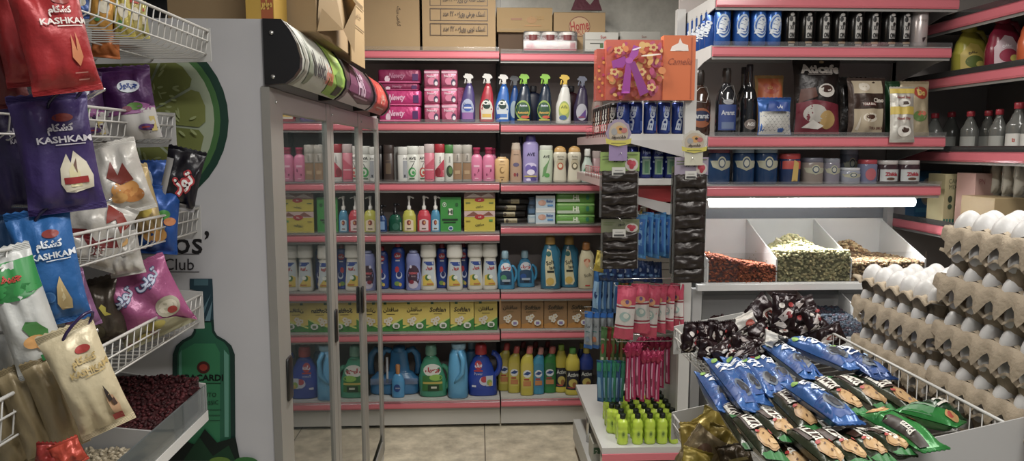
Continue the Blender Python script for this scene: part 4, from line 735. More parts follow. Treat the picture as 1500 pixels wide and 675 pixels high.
for i,(a,b,c,lb) in enumerate(((614,638,361,'white dish liquid bottle right beside the lilac one'),(653,677,362,'white dish liquid bottle standing forward among the blue ones'),(684,707,361,'white dish liquid bottle just past the last blue one'),(706,729,361,'white dish liquid bottle at the bay joint'))):
    dish(a,b,355 if i!=1 else 356,'pril','#c2c0b4','#c4c2b8',prilw,lb,-.015 if i==1 else 0)
    
dish(637,656,357,'prilblue','#1f3c88','#8a2434',prilb,'blue dish liquid bottle between two white ones',.07)
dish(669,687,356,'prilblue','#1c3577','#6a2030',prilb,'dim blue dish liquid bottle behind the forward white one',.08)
def jug(row,bay,x0,x1,yt,bm,cm,items,label,side=1,back=0,group='handled laundry jugs',body='persil',hz=(.2,.62),hr=.1,flip=False,name='detergent_jug'):
    r,w,h=put(row,bay,x0,x1,yt,label,'detergent jug',name,group,back)
    b_,c_=PROF[body]; pr=[]
    for q in b_: pr.append((q[0],q[1]*.86,(-.13 if q[0]>.1 else -.08)+(q[2] if len(q)>2 else 0)*.6))
    cp_=[(q[0],q[1]*.9,-.13+(q[2] if len(q)>2 else 0)*.6) for q in c_]
    if side<0: pr=[(a,b2,-c2) for a,b2,c2 in pr]; cp_=[(a,b2,-c2) for a,b2,c2 in cp_]
    bs=smoothsecs(pr,w,h,.5,2.6); MB().loft(bs,bm,n=2.6).build('body',r); MB().loft(smoothsecs(cp_,w,h,1,2),cm,n=2).build('cap',r)
    jughandle(r,w,h,bm,side,hz[0],hz[1],.45,.93,hr); lab(r,secsurf(bs,2.6),items,w,h); return r,w,h
def pers(c1,c2): return [('e',-.12,.56,.52,.13,'#c4c8cc'),('t','پرسیل',-.12,.56,.12,'#a81c2c',{'b':.07,'w':.92}),('r',-.7,.12,.45,.42,c1),('e',-.12,.42,.57,.07,c1),('e',-.35,.3,.3,.08,c2),('r',-.5,.2,.3,.26,'#8fa0b0',1),('r',-.3,.14,.2,.19,'#10202c',1)]
BLU=M('#3a94c0',.15,0,.05,trans=.25)
for k,(a,b,yt,bk) in enumerate(((728,758,369,0),(757,788,369,.06))):
    jug(4,'r',a,b,yt,BLU,M('#8fb4c4',.3),pers('#1c3f5c','#3f8a5a' if k==0 else '#1a4a8c'),['blue laundry gel jug at the bay joint, green leaf on its label','blue laundry gel jug set slightly back beside its twin'][k],1,bk,'small blue laundry gel jugs',hz=(.15,.6))
soft=[('p',[(-.4,.75),(.0,.72),(.5,.12),(.3,.06),(-.5,.06),(-.6,.45)],'#c0b88e'),('e',-.25,.66,.25,.05,'#1f5f5c'),('t','Soft',-.1,.5,.08,'#26302c',{'b':.02,'w':.8,'rot':12}),('t','lan',.1,.41,.07,'#26302c',{'b':.02,'w':.6,'rot':12}),('r',-.4,.31,.3,.35,'#1c2420',1),('e',-.1,.15,.4,.07,'#b99a3c')]
for k,(a,b,yt,bk) in enumerate(((793,823,346,0),(822,850,347,.05))):
    rt,w,h=sh(a,b,yt,'soft','#2a6a86','#a8843a',soft,['blue softener bottle with gold cap nearest the laundry gels','blue softener bottle with gold cap beside the cream one'][k],bk,4,'r','softener bottle','softener_bottle','softener bottles',r=.2)
    jughandle(rt,w,h,M('#2a6a86',.2),1,.5,.78,.35,.85,.1)
rt,w,h=sh(849,873,356,'soft','#b8b090','#8a5a2a',[('e',0,.6,.4,.05,'#a85a3a'),('p',[(-.4,.55),(.1,.65),(.3,.5),(0,.45)],'#c49a7a'),('t','Soft',.1,.3,.07,'#3a342a',{'rot':12,'w':.9}),('r',-.2,.06,.4,.09,'#a8302a',1)],'cream softener bottle with a brown cap',0,4,'r','softener bottle','softener_bottle','softener bottles',r=.3); jughandle(rt,w,h,M('#b8b090',.3),1,.5,.78,.35,.85,.1)
# ---- row 5: powder boxes ----
GNB=[('p',[(-1,0),(1,0),(1,.46),(.3,.3),(-.3,.2),(-1,.22)],'#2f7a2c'),('p',[(-1,.1),(-.3,.2),(.5,.3),(1,.42),(1,.46),(.3,.34),(-1,.16)],'#b8c05a')]
def powder(x0,x1,yt,bay,lat,hue,label,back=0):
    r,w,h=put(5,bay,x0,x1,yt,label,'washing powder box','powder_box','washing powder boxes in a row',back,Yd=.05)
    g=hue=='g'; its=(GNB if g else [('p',[(-1,0),(1,0),(1,.3),(-1,.14)],'#a8742c')])
    its=its+[('t','Softlan' if lat else 'سافتلن',0,.72,.17 if not lat else .15,'#3a3220',{'b':.03,'w':1.6,'s':.2 if lat else 0}),('r',-.35,.57,.35,.59,'#6a5a2a',1)]
    for fx,fy in ((-.4,.36),(-.05,.42),(-.2,.28)):
        for a in range(5): its.append(('e',fx+.14*math.cos(a*1.256),fy+.05*math.sin(a*1.256),.1,.035,'#c9c4b4'))
        its.append(('e',fx,fy,.06,.022,'#b8902c'))
    its+=[('e',.45,.2,.32,.1,'#c6c9c0'),('r',.3,.14,.62,.24,'#55704a' if g else '#7a6a9a')]
    if not g and lat: its.append(('t','Bianca',-.3,.58,.06,'#4a3a20',{'w':.7}))
    box(r,w,h,.1,M('#c9b44a' if g else '#8f6c42',.45),its)
    MB().box(-w*.3,-.053,h-.016,-w*.18,-.0505,h-.002,M('#2a5a30',.4)).build('tab',r) if g else None
for a,b,yt,l,lb in ((552,587,441,0,'green and yellow powder box nearest the fridge'),(587,622,441,0,'green and yellow powder box second from the fridge'),(622,657,441,1,'green and yellow powder box, first one with Latin lettering'),(658,693,441,1,'green and yellow powder box, second one with Latin lettering'),(694,728,441,0,'green and yellow powder box against the bay joint')): powder(a,b,yt,'l',l,'g',lb,.015 if a==694 else 0)
for a,b,l,lb in ((731,763,0,'brown powder box at the bay joint'),(764,797,1,'brown powder box set second in the right hand bay'),(798,832,1,'brown powder box third in the right hand bay'),(833,867,1,'brown powder box beside the hanging toothpaste packs')): powder(a,b,440,'r',l,'b',lb,.01)
# ---- row 6: big jugs, bleach ----
r,w,h=put(6,'l',548,609,508,'big blue double-handled laundry jug with a small bottle strapped to its front','detergent jug','detergent_jug',None,.04)
JB=M('#2d6e9c',.22); bs=smoothsecs([(0,.9),(.03,1),(.3,.98),(.42,.7),(.46,.52),(.8,.42),(.88,.4)],w,h,.42,3); MB().loft(bs,JB,n=3).build('body',r)
MB().loft([(h*.86,.035,.035),(h*.9,.037,.037),(h*.96,.034,.034),(h*.97,.02,.02)],JB,N=20).build('cap',r)
for s in (-1,1):
    MB().tube([(s*.2*w,0,h*.86),(s*.34*w,0,h*.9),(s*.45*w,0,h*.78),(s*.485*w,0,h*.6),(s*.47*w,0,h*.4)],[.018,.02,.02,.02,.022],JB,8).build('handle',r)
sb=smoothsecs([(0,.9),(.05,1),(.5,1),(.66,.7),(.72,.4)],.075,h*.66,.6,2.4); o=MB().loft(sb,M('#3f86b4',.2),n=2.4).loft([(h*.47,.012,.012),(h*.64,.014,.014),(h*.66,.01,.01)],M('#a8703a',.35),N=14).build('gift_bottle',r); o.location=(-.0,-w*.21-.028,.0)
lab(o,secsurf(sb,2.4),[('e',-.1,.3,.5,.12,'#1c3f7a'),('t','NIVEA',0,.3,.04,'#c4ccd4',{'w':.7})],.075,h*.66)
MB().box(-w*.47,-w*.215,h*.22,w*.47,-w*.21,h*.34,glass('strap_film',(.75,.85,.95),1.2,.1,.15,(.5,.6,.8))).build('strap',r)
MB().box(-w*.30,-w*.215,h*.25,-w*.25,-w*.21,h*.78,M('#b0b6bc',.4)).build('barcode_sticker',r)
jug(6,'l',608,657,508,M('#3f9a78',.15,0,.05,trans=.2),M('#7ab49c',.25,trans=.3),[('e',-.12,.52,.55,.12,'#c4c8c0'),('t','پرسیل',-.12,.52,.12,'#a81c2c',{'b':.07,'w':.95}),('p',[(-.72,.42),(.48,.42),(.52,.12),(-.75,.12)],'#2c6a2c'),('e',.1,.38,.4,.06,'#7aa838'),('r',-.7,.26,.5,.3,'#a89a3c',1),('r',-.4,.12,.3,.24,'#153a1c'),('r',-.2,.17,.15,.21,'#b4b8a4',1)],'green laundry gel jug with an oval name label',1,0,'big laundry jugs',hz=(.1,.58),hr=.12)
r,w,h=put(6,'l',653,684,505,'light blue jug seen from its narrow side','detergent jug','detergent_jug','big laundry jugs')
LB=M('#4f9cc8',.3); bs=smoothsecs([(0,.9),(.03,1),(.5,.98),(.78,.84),(.9,.6)],w,h,1.1,2.8); MB().loft(bs,LB,n=2.8).build('body',r); MB().loft([(h*.88,.03,.03),(h*.9,.04,.04),(h*.985,.043,.043),(h,.036,.036)],M('#8fb8cc',.35),T=Matrix.Translation((.005,0,0)),N=18).build('cap',r)
MB().tube([(.01,-w*.5,h*.9),(.03,-w*.62,h*.75),(.028,-w*.6,h*.5),(.0,-w*.55,h*.38),(-.02,-w*.5,h*.3)],[.012,.015,.015,.012,.006],LB,8).build('handle',r)
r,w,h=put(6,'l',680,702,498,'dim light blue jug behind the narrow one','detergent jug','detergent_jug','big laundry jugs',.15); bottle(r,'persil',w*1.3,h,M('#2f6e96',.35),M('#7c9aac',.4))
jug(6,'l',683,734,508,M('#1f3f9c',.25),M('#a8242c',.35),[('e',-.35,.6,.22,.09,'#a82434'),('t','پریل',-.35,.6,.09,'#cfd2dc',{'b':.05,'w':.5}),('r',-.62,.48,-.1,.51,'#a8242c',1),('t','Power',-.35,.44,.05,'#b0b4c4',{'w':.5}),('e',.0,.3,.3,.09,'#b4b8c8'),('e',-.02,.33,.2,.06,'#a02c3c'),('r',.1,.2,.5,.4,'#a8b0bc'),('e',.3,.27,.16,.06,'#7a9a3a'),('r',-.75,.18,-.5,.22,'#c0c4d0',1),('e',.35,.24,.1,.04,'#b89a3c')],'big royal blue jug with a red cap',1,0,'big laundry jugs',hz=(.36,.82),hr=.13)
dom=lambda lc:[('r',-.75,.15,.75,.62,lc),('e',0,.62,.75,.05,lc),('e',0,.45,.62,.08,'#c4c8cc'),('p',[(-.6,.44),(.0,.5),(.62,.47),(.1,.42)],'#1f3f7a'),('r',-.6,.2,.6,.3,'#b0703a'),('r',-.5,.32,.3,.35,'#a02c24',1)]
DK=M('#b04a44',.4)
BG='slanted-neck toilet cleaner bottles'
for a,b,yt,c,cc,bk,lb in ((729,748,505,'#a89c1e','#a83a36',.09,'yellow toilet cleaner bottle tucked behind at the bay joint'),(744,763,510,'#b5a820','#b04a44',.05,'yellow toilet cleaner bottle second along'),(763,783,510,'#b9ac22','#b8625a',-.0,'yellow toilet cleaner bottle standing forward of the others'),(781,799,512,'#2a86a8','#b07872',.02,'blue toilet cleaner bottle'),(797,817,511,'#1f7a34','#b8625a',.04,'green toilet cleaner bottle')):
    sh(a,b,yt,'domestos',c,cc,dom('#b8a83a' if 'yellow' in lb else ('#2f7a9a' if 'blue' in lb else '#2a6a3a')),lb,bk,6,'r','cleaner bottle','cleaner_bottle',BG,dr=.55)
for i,(a,b,t) in enumerate(((756,772,'between the second and the forward yellow bottles'),(775,790,'behind the blue one'),(793,808,'behind the green one'))):
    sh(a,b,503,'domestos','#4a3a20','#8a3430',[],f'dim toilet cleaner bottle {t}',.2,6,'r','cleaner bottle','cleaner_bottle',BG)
act=[('r',-.95,.12,.95,.52,'#20202c'),('t','Active',0,.44,.09,'#b4b8b0',{'b':.03,'w':1.5}),('e',0,.26,.6,.09,'#b0a040'),('e',.2,.22,.3,.06,'#8a5a2a'),('r',-.8,.14,.2,.17,'#a83a2c',1)]
ap=([(0,.92),(.02,1),(.12,1),(.14,.9),(.52,.9),(.54,1),(.7,.98),(.85,.6),(.88,.42)],[(.88,.44),(.885,.48),(.985,.46),(1,.4)])
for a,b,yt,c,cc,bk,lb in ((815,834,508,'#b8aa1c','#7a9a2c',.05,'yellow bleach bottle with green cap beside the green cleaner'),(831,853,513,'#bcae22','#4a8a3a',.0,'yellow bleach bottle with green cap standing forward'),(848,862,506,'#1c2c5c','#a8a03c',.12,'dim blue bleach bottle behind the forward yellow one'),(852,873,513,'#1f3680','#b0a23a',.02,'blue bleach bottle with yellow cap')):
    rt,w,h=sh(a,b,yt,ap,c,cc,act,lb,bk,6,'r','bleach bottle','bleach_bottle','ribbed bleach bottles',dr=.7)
    
# ================= end unit with hooks (faces the aisle) =================
md=thing('end_shelving_unit','white end shelving unit carrying energy drink cans and hooks with hanging packets','shelving')
ax0=at(898,205,2.88).x; ax1=at(1002,205,2.88).x; AY0,AY1=2.88,3.84
zE=at(950,196,2.88).z; zM=at(950,262,2.88).z; zB=at(940,655,2.85).z
WM=M('#bdbcb9',.4); PALE=M('#a9938f',.35)
mb=MB(); mb.box(ax1+.015,AY0,.1,ax1+.035,AY1,1.62,M('#a8a6a2',.5)); mb.build('back_panel',md)
for y in (AY0+.01,AY1-.02): MB().box(ax1+.0,y-.015,0,ax1+.045,y+.015,1.95,WM).build('upright',md)
for z,nm in ((zE,0),(zM,1)):
    mb=MB(); mb.box(ax0,AY0,z-.024,ax1+.02,AY1,z,WM); mb.build('shelf',md)
    mb=MB(); mb.box(ax0-.012,AY0+.02,z-.040,ax0,AY1,z-.002,PALE); mb.build('price_rail',md)
    mb=MB(); mb.prism([(ax0+.055 if nm==0 else ax0+.09,z-.024),(ax1+.02,z-.024),(ax1+.02,z-.098 if nm==0 else z-.135),(ax1-.01,z-.09 if nm==0 else z-.13),(ax0+.055,z-.034)] if nm==0 else [(ax0+.1,z-.10),(ax0+.1,z-.07),(ax1+.02,z-.115),(ax1+.02,z-.17)],AY0-.002 if nm==0 else AY0+.03,AY0+.004 if nm==0 else AY0+.036,M('#b4b1b0',.4)); mb.build('bracket',md)
MB().box(ax0+.06,AY0+.04,zM-.095,ax1+.02,AY0+.05,zM-.03,M('#9c2a2c',.35)).build('red_band',md)
bx0=at(882,655,2.85).x
mb=MB(); mb.box(bx0,2.85,zB-.026,ax1+.02,3.66,zB,M('#b9b9b6',.4)); mb.build('shelf',md); MB().box(bx0,2.844,zB-.055,ax1+.02,2.85,zB-.026,PNK).build('price_rail',md)
mb=MB(); mb.box(.50,2.82,.06,ax1+.02,3.70,.165,M('#adada9',.4)); mb.build('base',md)
for y in (3.0,3.4): MB().tube([(bx0+.03,y,.165),(bx0+.03,y,zB-.026)],.012,CHR,8).build('leg',md)
# lower carton on the base
r=thing('carton_pack','small white and green carton on the base deck under the lime bottles','box',(at(878,670,3.15).x+.01,3.2,.166)); box(r,.085,.1,.12,M('#a9a89c',.5),[('r',-.9,.5,.9,.8,'#3a5a3a'),('t','2',-.6,.6,.2,'#c8c8b8')])
def can(label,x,y,z,w,h,c,items,cat='can',group=None,top='#9a9a9a',yaw=0,name='drink_can'):
    r=thing(name,label,cat,(x,y,z+.0005),math.radians(yaw),group); 
    bs=smoothsecs([(0,.8),(.03,.93),(.05,1),(.93,1),(.965,.88)],w,h,1,2); MB().loft(bs,M(c,.25,.35),N=20,n=2).build('body',r)
    MB().loft(smoothsecs([(.965,.88),(.975,.92),(.995,.92),(1,.88)],w,h,1,2),M(top,.3,.7),N=20).build('lid',r); lab(r,secsurf(bs,2),items,w,h); return r
edge=[('t','EDGE',.05,.48,.42,'#a9b4c8',{'b':.045,'rot':82,'w':5,'s':0}),('r',.55,.1,.8,.4,'#3f5a9c')]
wc=.0525; hc_=at(950,149,2.93).z-zE
for k in range(5):
    x=at([913,931.5,952,972,993][k],170,2.93).x
    can(f'blue energy drink can, {ORD[k]} from the aisle end under the gift bags',x,2.93,zE,wc,hc_,'#1f3a86',[('t','EDGE',.1 if k>1 else -.75,.48,.1 if 0 else .17,'#a9b4c8',{'b':.06,'rot':80,'w':3.6*1.0,'fit':1}) ,('r',.5,.1,.85,.4,'#3a559c')] if 1 else edge,group='blue energy drink cans')
for k in range(8):
    wh=k%3!=1; y=3.0+.062*k
    can(f'{"white and black" if wh else "dark brown"} energy drink can, {ORD[k]} from the front at the aisle edge',ax0+.03,y,zE,.052,hc_,'#2a2624' if not wh else '#1d1c1c',[('t','EDGE',-.1,.48,.17,'#a8a6a0' if wh else '#6a4a3a',{'b':.06,'rot':82,'w':3.6,'fit':1})],group='dark energy drink cans at the aisle edge',yaw=-35)
# little pink wire fences
for z,nm in ((zE,'upper'),(zM,'lower')):
    f=thing('wire_fence',f'small pink wire fence on the aisle edge of the {nm} can shelf','fence',(ax0-.014,AY0+.03,z-.01)); mb=MB()
    for q in (.02,.05): mb.tube([(0,0,q),(0,.6,q)],.0015,M('#a8444e',.35),5)
    for k in range(14): mb.tube([(0,.6*k/13,0),(0,.6*k/13,.052)],.0013,M('#a8444e',.35),5)
    mb.build('wires',f)
hm=at(950,213,2.95).z-zM
for k in range(4):
    x=at([925,945,963,981][k],240,2.95).x
    can(f'blue can with green window print, {ORD[k]} from the aisle on the lower can shelf',x,2.95,zM,.053,hm,'#1a2a70',[('r',-.6,.12,.6,.58,'#6f8a72'),('r',-.3,.16,.35,.52,'#3f6a4a'),('r',-.7,.6,.7,.66,'#8f9f9a',1),('t','Hype',0,.78,.12,'#8f9cc0',{'b':.02,'w':1.1}),('e',.7,.3,.12,.04,'#8f9cc0'),('e',-.75,.5,.1,.03,'#8f9cc0')],group='blue and green cans')
r=can('green topped white can behind the purple card topper',at(905,240,3.0).x,3.02,zM,.05,hm*.95,'#3f8a3a',[('r',-.8,.1,.8,.7,'#a9b4a4')])
# gift bags resting on the cans
zG=zE+hc_+.001
def gbag(label,x0,x1,yt,Y,c,items,d=.05):
    a=at(x0,150,Y).x; b=at(x1,150,Y).x; h=at(900,yt,Y).z-zG; w_=b-a
    r=thing('gift_bag',label,'gift bag',((a+b)/2,Y+d/2,zG)); mb=MB(); mt=M(c,.3,coat=.4)
    mb.add([(-w_/2,-d/2,0),(w_/2,-d/2,0),(w_/2,d/2,0),(-w_/2,d/2,0),(-w_/2,-d/2,h),(w_/2,-d/2,h),(w_/2,d/2,h),(-w_/2,d/2,h),(-w_/2+d*.3,0,h*.4),(w_/2-d*.3,0,h*.4)],[(0,3,2,1),(0,1,5,4),(2,3,7,6),(0,4,7,3),(1,2,6,5),(4,5,6,7)],mt)
    mb.build('bag',r,fix=False); lab(r,plane(-d/2),items,w_,h); return r,w_,h
rr=random.Random(3); fl=[]
for k in range(120):
    fl.append(('e',rr.uniform(-.93,.93),rr.uniform(.04,.96),rr.uniform(.05,.14),rr.uniform(.03,.07),rr.choice(['#c97a3a','#b8402e','#c9964a','#a8386a','#b95a2c','#c9a25a','#a03a62','#b04a3a','#b04868']),rr.uniform(0,3)))
for cx,cy in ((-.65,.8),(.55,.85),(-.5,.2),(.5,.2),(.15,.45),(-.8,.45)):
    for a in range(5): fl.append(('e',cx+.10*math.cos(a*1.256),cy+.04*math.sin(a*1.256),.065,.026,'#c9a262'))
    fl.append(('e',cx,cy,.06,.025,'#9c2a2a'))
P8='#8c2a8a'; fl+=[('p',[(-.9,.62),(-.45,.7),(-.35,.62),(-.5,.52),(-.85,.5)],P8),('p',[(-.35,.64),(-.15,.88),(.05,.85),(.0,.72),(-.2,.62)],'#9a3a9a'),('p',[(-.4,.6),(-.55,.1),(-.25,.1),(-.22,.6)],P8),('p',[(-.3,.6),(.1,.05),(.4,.12),(-.1,.62)],'#7c2278'),('e',-.3,.63,.13,.05,'#a548a4'),
 ('e',-.05,.82,.16,.015,'#e0c8d8',.3),('e',.45,.72,.35,.015,'#e6d8c8',.1)]
r,w_,h_=gbag('flowery orange and magenta gift bag with a purple ribbon bow, standing on the cans',887,970,58,2.86,'#b4503c',fl)
gbag('narrow strip of a second flowery gift bag showing beside the first one',873,886,72,2.885,'#a8442c',[('e',rr.uniform(-.6,.6),.1+.08*k,.3,.03,rr.choice(['#c9862e','#c43a2a','#a8285a'])) for k in range(10)],.06)
gbag('plain orange gift bag with fine script lettering beside the flowery bag',970.5,1017,51,2.85,'#c9632a',[('t','Camelia',.05,.6,.1,'#8c3a1c',{'s':.4,'w':1.5}),('p',[(-.6,.76),(-.5,.83),(-.1,.88),(.0,.96),(.15,.88),(.5,.85),(.55,.76)],'#d9cfc8'),('r',.72,.02,.78,.97,'#a8481c')])
# ---------- black snack cards ----------
def slab(parent,w,h,y,m,name,loc,items=()):
    o=MB().box(-w/2,y,-h,w/2,y+.001,0,m).build(name,parent); o.location=loc
    if items: lab(o,lambda u,v,e=0:(u,y-e,v-h),items,w,h)
    return o
def card(label,x0,x1,yt,yb,Y,n,hc,topper=None,seed=0,hdr=28,head=(),tw=24):
    s=Y/F; top=at((x0+x1)/2,yt,Y); w=(x1-x0)*s; h=(yb-yt)*s
    r=thing('snack_card',label,'hanging card',(top.x,Y,at((x0+x1)/2,yb,Y).z),0,'black snack strip cards')
    slab(r,w,h,.004,glass('card_film',(.85,.86,.84),1.2,.1,.35,(.30,.30,.29)),'backing',(0,0,h))
    slab(r,w,hdr*s,-.004,M(hc,.45),'header',(0,0,h),[('t',head[0],.05,.62,.3,'#2a2a24',{'b':.03,'w':.8}),('e',.6,.35,.34,.34,'#b8b0a8'),('e',.5,.45,.14,.16,'#a82c3c'),('e',.68,.4,.14,.16,'#b03a4c'),('e',.6,.25,.12,.14,'#a02434'),('r',-.9,.75,-.3,.79,'#5a6a3a',1),('r',-.9,.6,-.4,.64,'#5a6a3a',1),('r',.3,.85,.9,.89,'#5a6a3a',1)])
    y0=h-hdr*s
    ph=(y0)/n
    for k in range(n):
        o=bpy.data.objects.new('tmp',None); COL.objects.link(o)
        pillow(o,w*.92,ph*1.02,.022,foil('#2c2522',.3,.2),(),seed+k,.006,name='packet',nx=12,nz=8,pinch=.02)
        c=o.children[0]; c.parent=r; c.location=(0,-.008,y0-ph*(k+1)); bpy.data.objects.remove(o)
        for j in range(2): pass
    slab(r,w*.34,12*s,-.022,M('#b9b8b2',.5),'price_tag',(-w*.05,0,h-(hdr-6)*s),[('r',-.8,.1,.8,.35,'#3a3a3a'),('r',-.6,.6,.6,.65,'#6a6a6a',1)])
    if topper:
        px,py,rx,ry,c=topper; tp=at(px,py,Y-.02); o=MB(); pts=[]
        for k in range(40): a=2*PI*k/40; q=1+.05*math.cos(a*10); pts.append((rx*s*q*math.cos(a),ry*s*q*math.sin(a)))
        o.prism(pts,-.0005,.0005,M(c,.5)); t=o.build('topper',r); t.location=tp-r.location
        lab(t,plane(-.0006),[('e',0,.0,.8,.8,'#a89a86'),('e',.1,.25,.35,.3,'#b88a4a'),('e',-.35,.1,.25,.25,'#8c8c8c'),('e',.45,.2,.25,.2,'#a8605a'),('e',.15,.3,.12,.1,'#3a2a1c'),('p',[(-1.05,-.35),(-.5,-.52),(.5,-.52),(1.05,-.35),(1,-.75),(0,-.95),(-1,-.75)],'#b8ae3a'),('t','شاهسوند',0,-.3,.3,'#2a1c1c',{'b':.06,'w':1.7}),('r',-.6,-.75,.6,-.7,'#6a6a2a',1)],2*rx*s,ry*s)
        o=MB().box(-rx*.75*s,.001,-ry*2*s,rx*.75*s,.002,0,M('#8a76a0' if topper[4]=='#8d7f97' else '#b5b39e',.5)).build('topper_tail',r); o.location=tp-r.location
    MB().tube([(0,-.03,h-.004),(0,.05,h+.004),(.01,.12,h+.004)],.0018,CHR,5).build('hook',r)
    return r
card('green headed card of black snack strips under the purple round topper',879,937,222,318,2.74,4,'#7f9a4a',(906,195,18,20,'#8d7f97'),60,28,('گلوسور',))
card('lower black strip card continuing beneath the green headed one',880,937,319,393,2.75,4,'#6c7054',None,70,20,('شور',))
card('lilac headed card of black snack strips under the white round topper',988,1038,226,413,2.70,8,'#8f8496',(1017,208,18,17,'#b0aca0'),80,26,('گلوسور',))
card('olive edged strip card half behind the lilac headed card',984,1006,240,400,2.76,7,'#6f7a4a',None,90,10,('شور',))
# hooks
def hook(z,y,x0,name_i,lab_):
    h=thing('display_hook',lab_,'hook',(ax1+.015,y,z),0,'chrome display hooks on the end unit'); L=ax1+.015-x0
    MB().tube([(0,0,0),(-L,0,0),(-L-.008,0,.012)],.0022,CHR,6).build('prong',h); MB().tube([(0,0,.03),(-L*.98,0,.028)],.0018,CHR,6).build('upper_rod',h)
def hang(label,px,py,wp,hp,Y,yaw,roll,hx,items,seed,group,name,t=.018,crk=.003,r_=.35,cat='packet',**k):
    return bagp(label,px,py,Y,wp,hp,yaw,roll,foil(hx,r_,.1),items,seed,t,crk,group,name=name,cat=cat,nx=10,nz=14,**k)
# candies on the hidden tray
for k in range(14):
    x,y=938+k*3.5,305+(k*13)%14; p=at(x,y,2.98)
    c=['#b8243a','#c9b02a','#c23a4a','#c9a43a'][k%4]; r=thing('wrapped_candy',f'{["red","yellow","rose red","golden"][k%4]} wrapped candy above the blue wipes, {(ORD+["thirteenth","fourteenth"])[k]} from the aisle','candy',p,(0,R.uniform(-1,1),R.uniform(0,3)),'wrapped candies above the blue wipes'); pillow(r,.03,.04,.016,foil(c),(),k,.003,name='wrapper',nx=6,nz=8)
MB_=MB().box(at(936,322,2.96).x,2.95,at(940,324,2.96).z-.02,ax1+.015,3.1,at(940,324,2.96).z-.01,WM).build('candy_shelf',md)
wip=[('r',-.8,.1,.8,.9,'#2a62a8'),('r',-.5,.3,.5,.7,'#6a9ac8'),('t','AVE',0,.8,.06,'#c0ccd8',{'w':1.2}),('e',0,.5,.4,.08,'#1c3f86')]
zh=at(950,312,2.92).z; hook(zh-.004,2.92,at(936,312,2.92).x,0,'chrome hook carrying the blue wipe packets')
for k in range(6): hang(f'{ORD[k]} blue wipe packet from the aisle between the two black cards',939+9.4*k,345+(-2 if k%2 else 1),13,64,2.92,-52,2-k,'#3f84bd',wip,100+k,'blue wipe packets between the black cards','wipe_packet',t=.016)
hang('yellow packet beside the lower black strip card',879,383,14,30,2.80,-20,10,'#b09a20',[('e',0,.5,.5,.2,'#c9b84a')],110,None,'snack_packet')
for k in range(8): hang(f'{ORD[k]} dark blue packet top from the aisle in the row under the black card',884+11*k,396+(k*5)%4,16,30,2.95+.01*k,-30,-8+4*(k%3),'#1a3a6c',[('r',-.7,.3,.7,.4,'#5a86b0'),('e',0,.6,.3,.1,'#8a9ab0')],111+k,'dark blue packets under the black card','blue_packet',t=.025,crk=.006)
zh=at(890,396,3.05).z; hook(zh,3.06,at(868,396,3.05).x,0,'chrome hook above the long blue packets')
for k in range(4): hang(f'long narrow blue packet, {ORD[k]} from the aisle edge below the yellow packet',875+8*k,425,11,66,3.05,-48,3,'#2a5f96',[('r',-.6,.1,.6,.7,'#7aa0c0'),('e',0,.4,.4,.08,'#1c3a6a')],120+k,'long narrow blue packets','blue_packet')
for k in range(5): hang(f'{["red","green","olive","orange","green and red"][k]} toothbrush pack behind the pink packets',897+6*k,430,8,54,3.10,-50,2,['#a83a30','#4a7a34','#7a7a3a','#a8602c','#3a6a3a'][k],[('r',-.5,.1,.5,.6,'#9a9a84')],130+k,None,'toothbrush_pack')
pnk=[('r',-1,.22,1,.66,'#c4bfbb'),('r',-1,.60,1,.63,'#8a1c34',1),('r',-1,.25,1,.28,'#8a1c34',1),('e',0,.44,.6,.09,'#8fa8a4'),('e',.1,.46,.3,.05,'#c9ccc4'),('e',0,.7,.6,.07,'#c98a5a'),('e',.1,.72,.2,.04,'#6a4a7a')]
zh=at(950,418,2.88).z; hook(zh,2.88,at(902,418,2.88).x,0,'chrome hook carrying the pink and white packets')
for k,(x,y,wp,hp,ya,ro,lb) in enumerate([(916,458,28,78,-12,4,'widest, facing forward at the aisle end'),(939,452,24,72,-20,-3,'second, beside the widest one'),(953,456,22,76,-30,5,'third, slanting'),(967,452,15,70,-45,1,'fourth, narrow'),(979,450,15,66,-45,2,'fifth, narrow'),(992,448,16,64,-45,-2,'last, touching the panel side')]):
    hang(f'pink and white packet in the hanging row, {lb}',x,y,wp,hp,2.86+.006*k,ya,ro,'#c2405e',pnk,140+k,'pink and white packets in a hanging row','pink_packet',t=.03,crk=.004)
zh=at(870,458,3.2).z; hook(zh,3.2,at(853,458,3.2).x,0,'chrome hook carrying the white and blue toothbrush packs')
for k in range(4): hang(f'white pack with blue top, {ORD[k]} from the aisle edge below the powder boxes',862+10*k,483,11,54,3.2,-35,1,'#8f979c',[('r',-1,.84,1,1,'#1f62b0'),('r',-1,0,1,.1,'#1f5a9a'),('t','اورال',0,.62,.1,'#1c2430',{'w':1.4}),('r',-.6,.45,.6,.47,'#2a6a6a',1),('e',0,.25,.6,.08,'#a86a4a' if k%2 else '#6a7a8a')],150+k,'white packs with blue tops','toothbrush_pack',t=.014)
for k in range(6): hang(f'{ORD[k]} green and red toothbrush pack from the aisle, above the teal handles',884+6*k,510,8,62,3.12,-40,2,['#4f7a44','#8a2f2c','#6a7a3a','#3f6a44','#9a8a4a','#4a6a3a'][k],[('e',0,.5,.5,.12,'#a83a34'),('r',-.6,.7,.6,.74,'#b8b49a',1),('r',-.5,.1,.5,.3,'#c0baa0')],160+k,'green and red toothbrush packs','toothbrush_pack',t=.012)
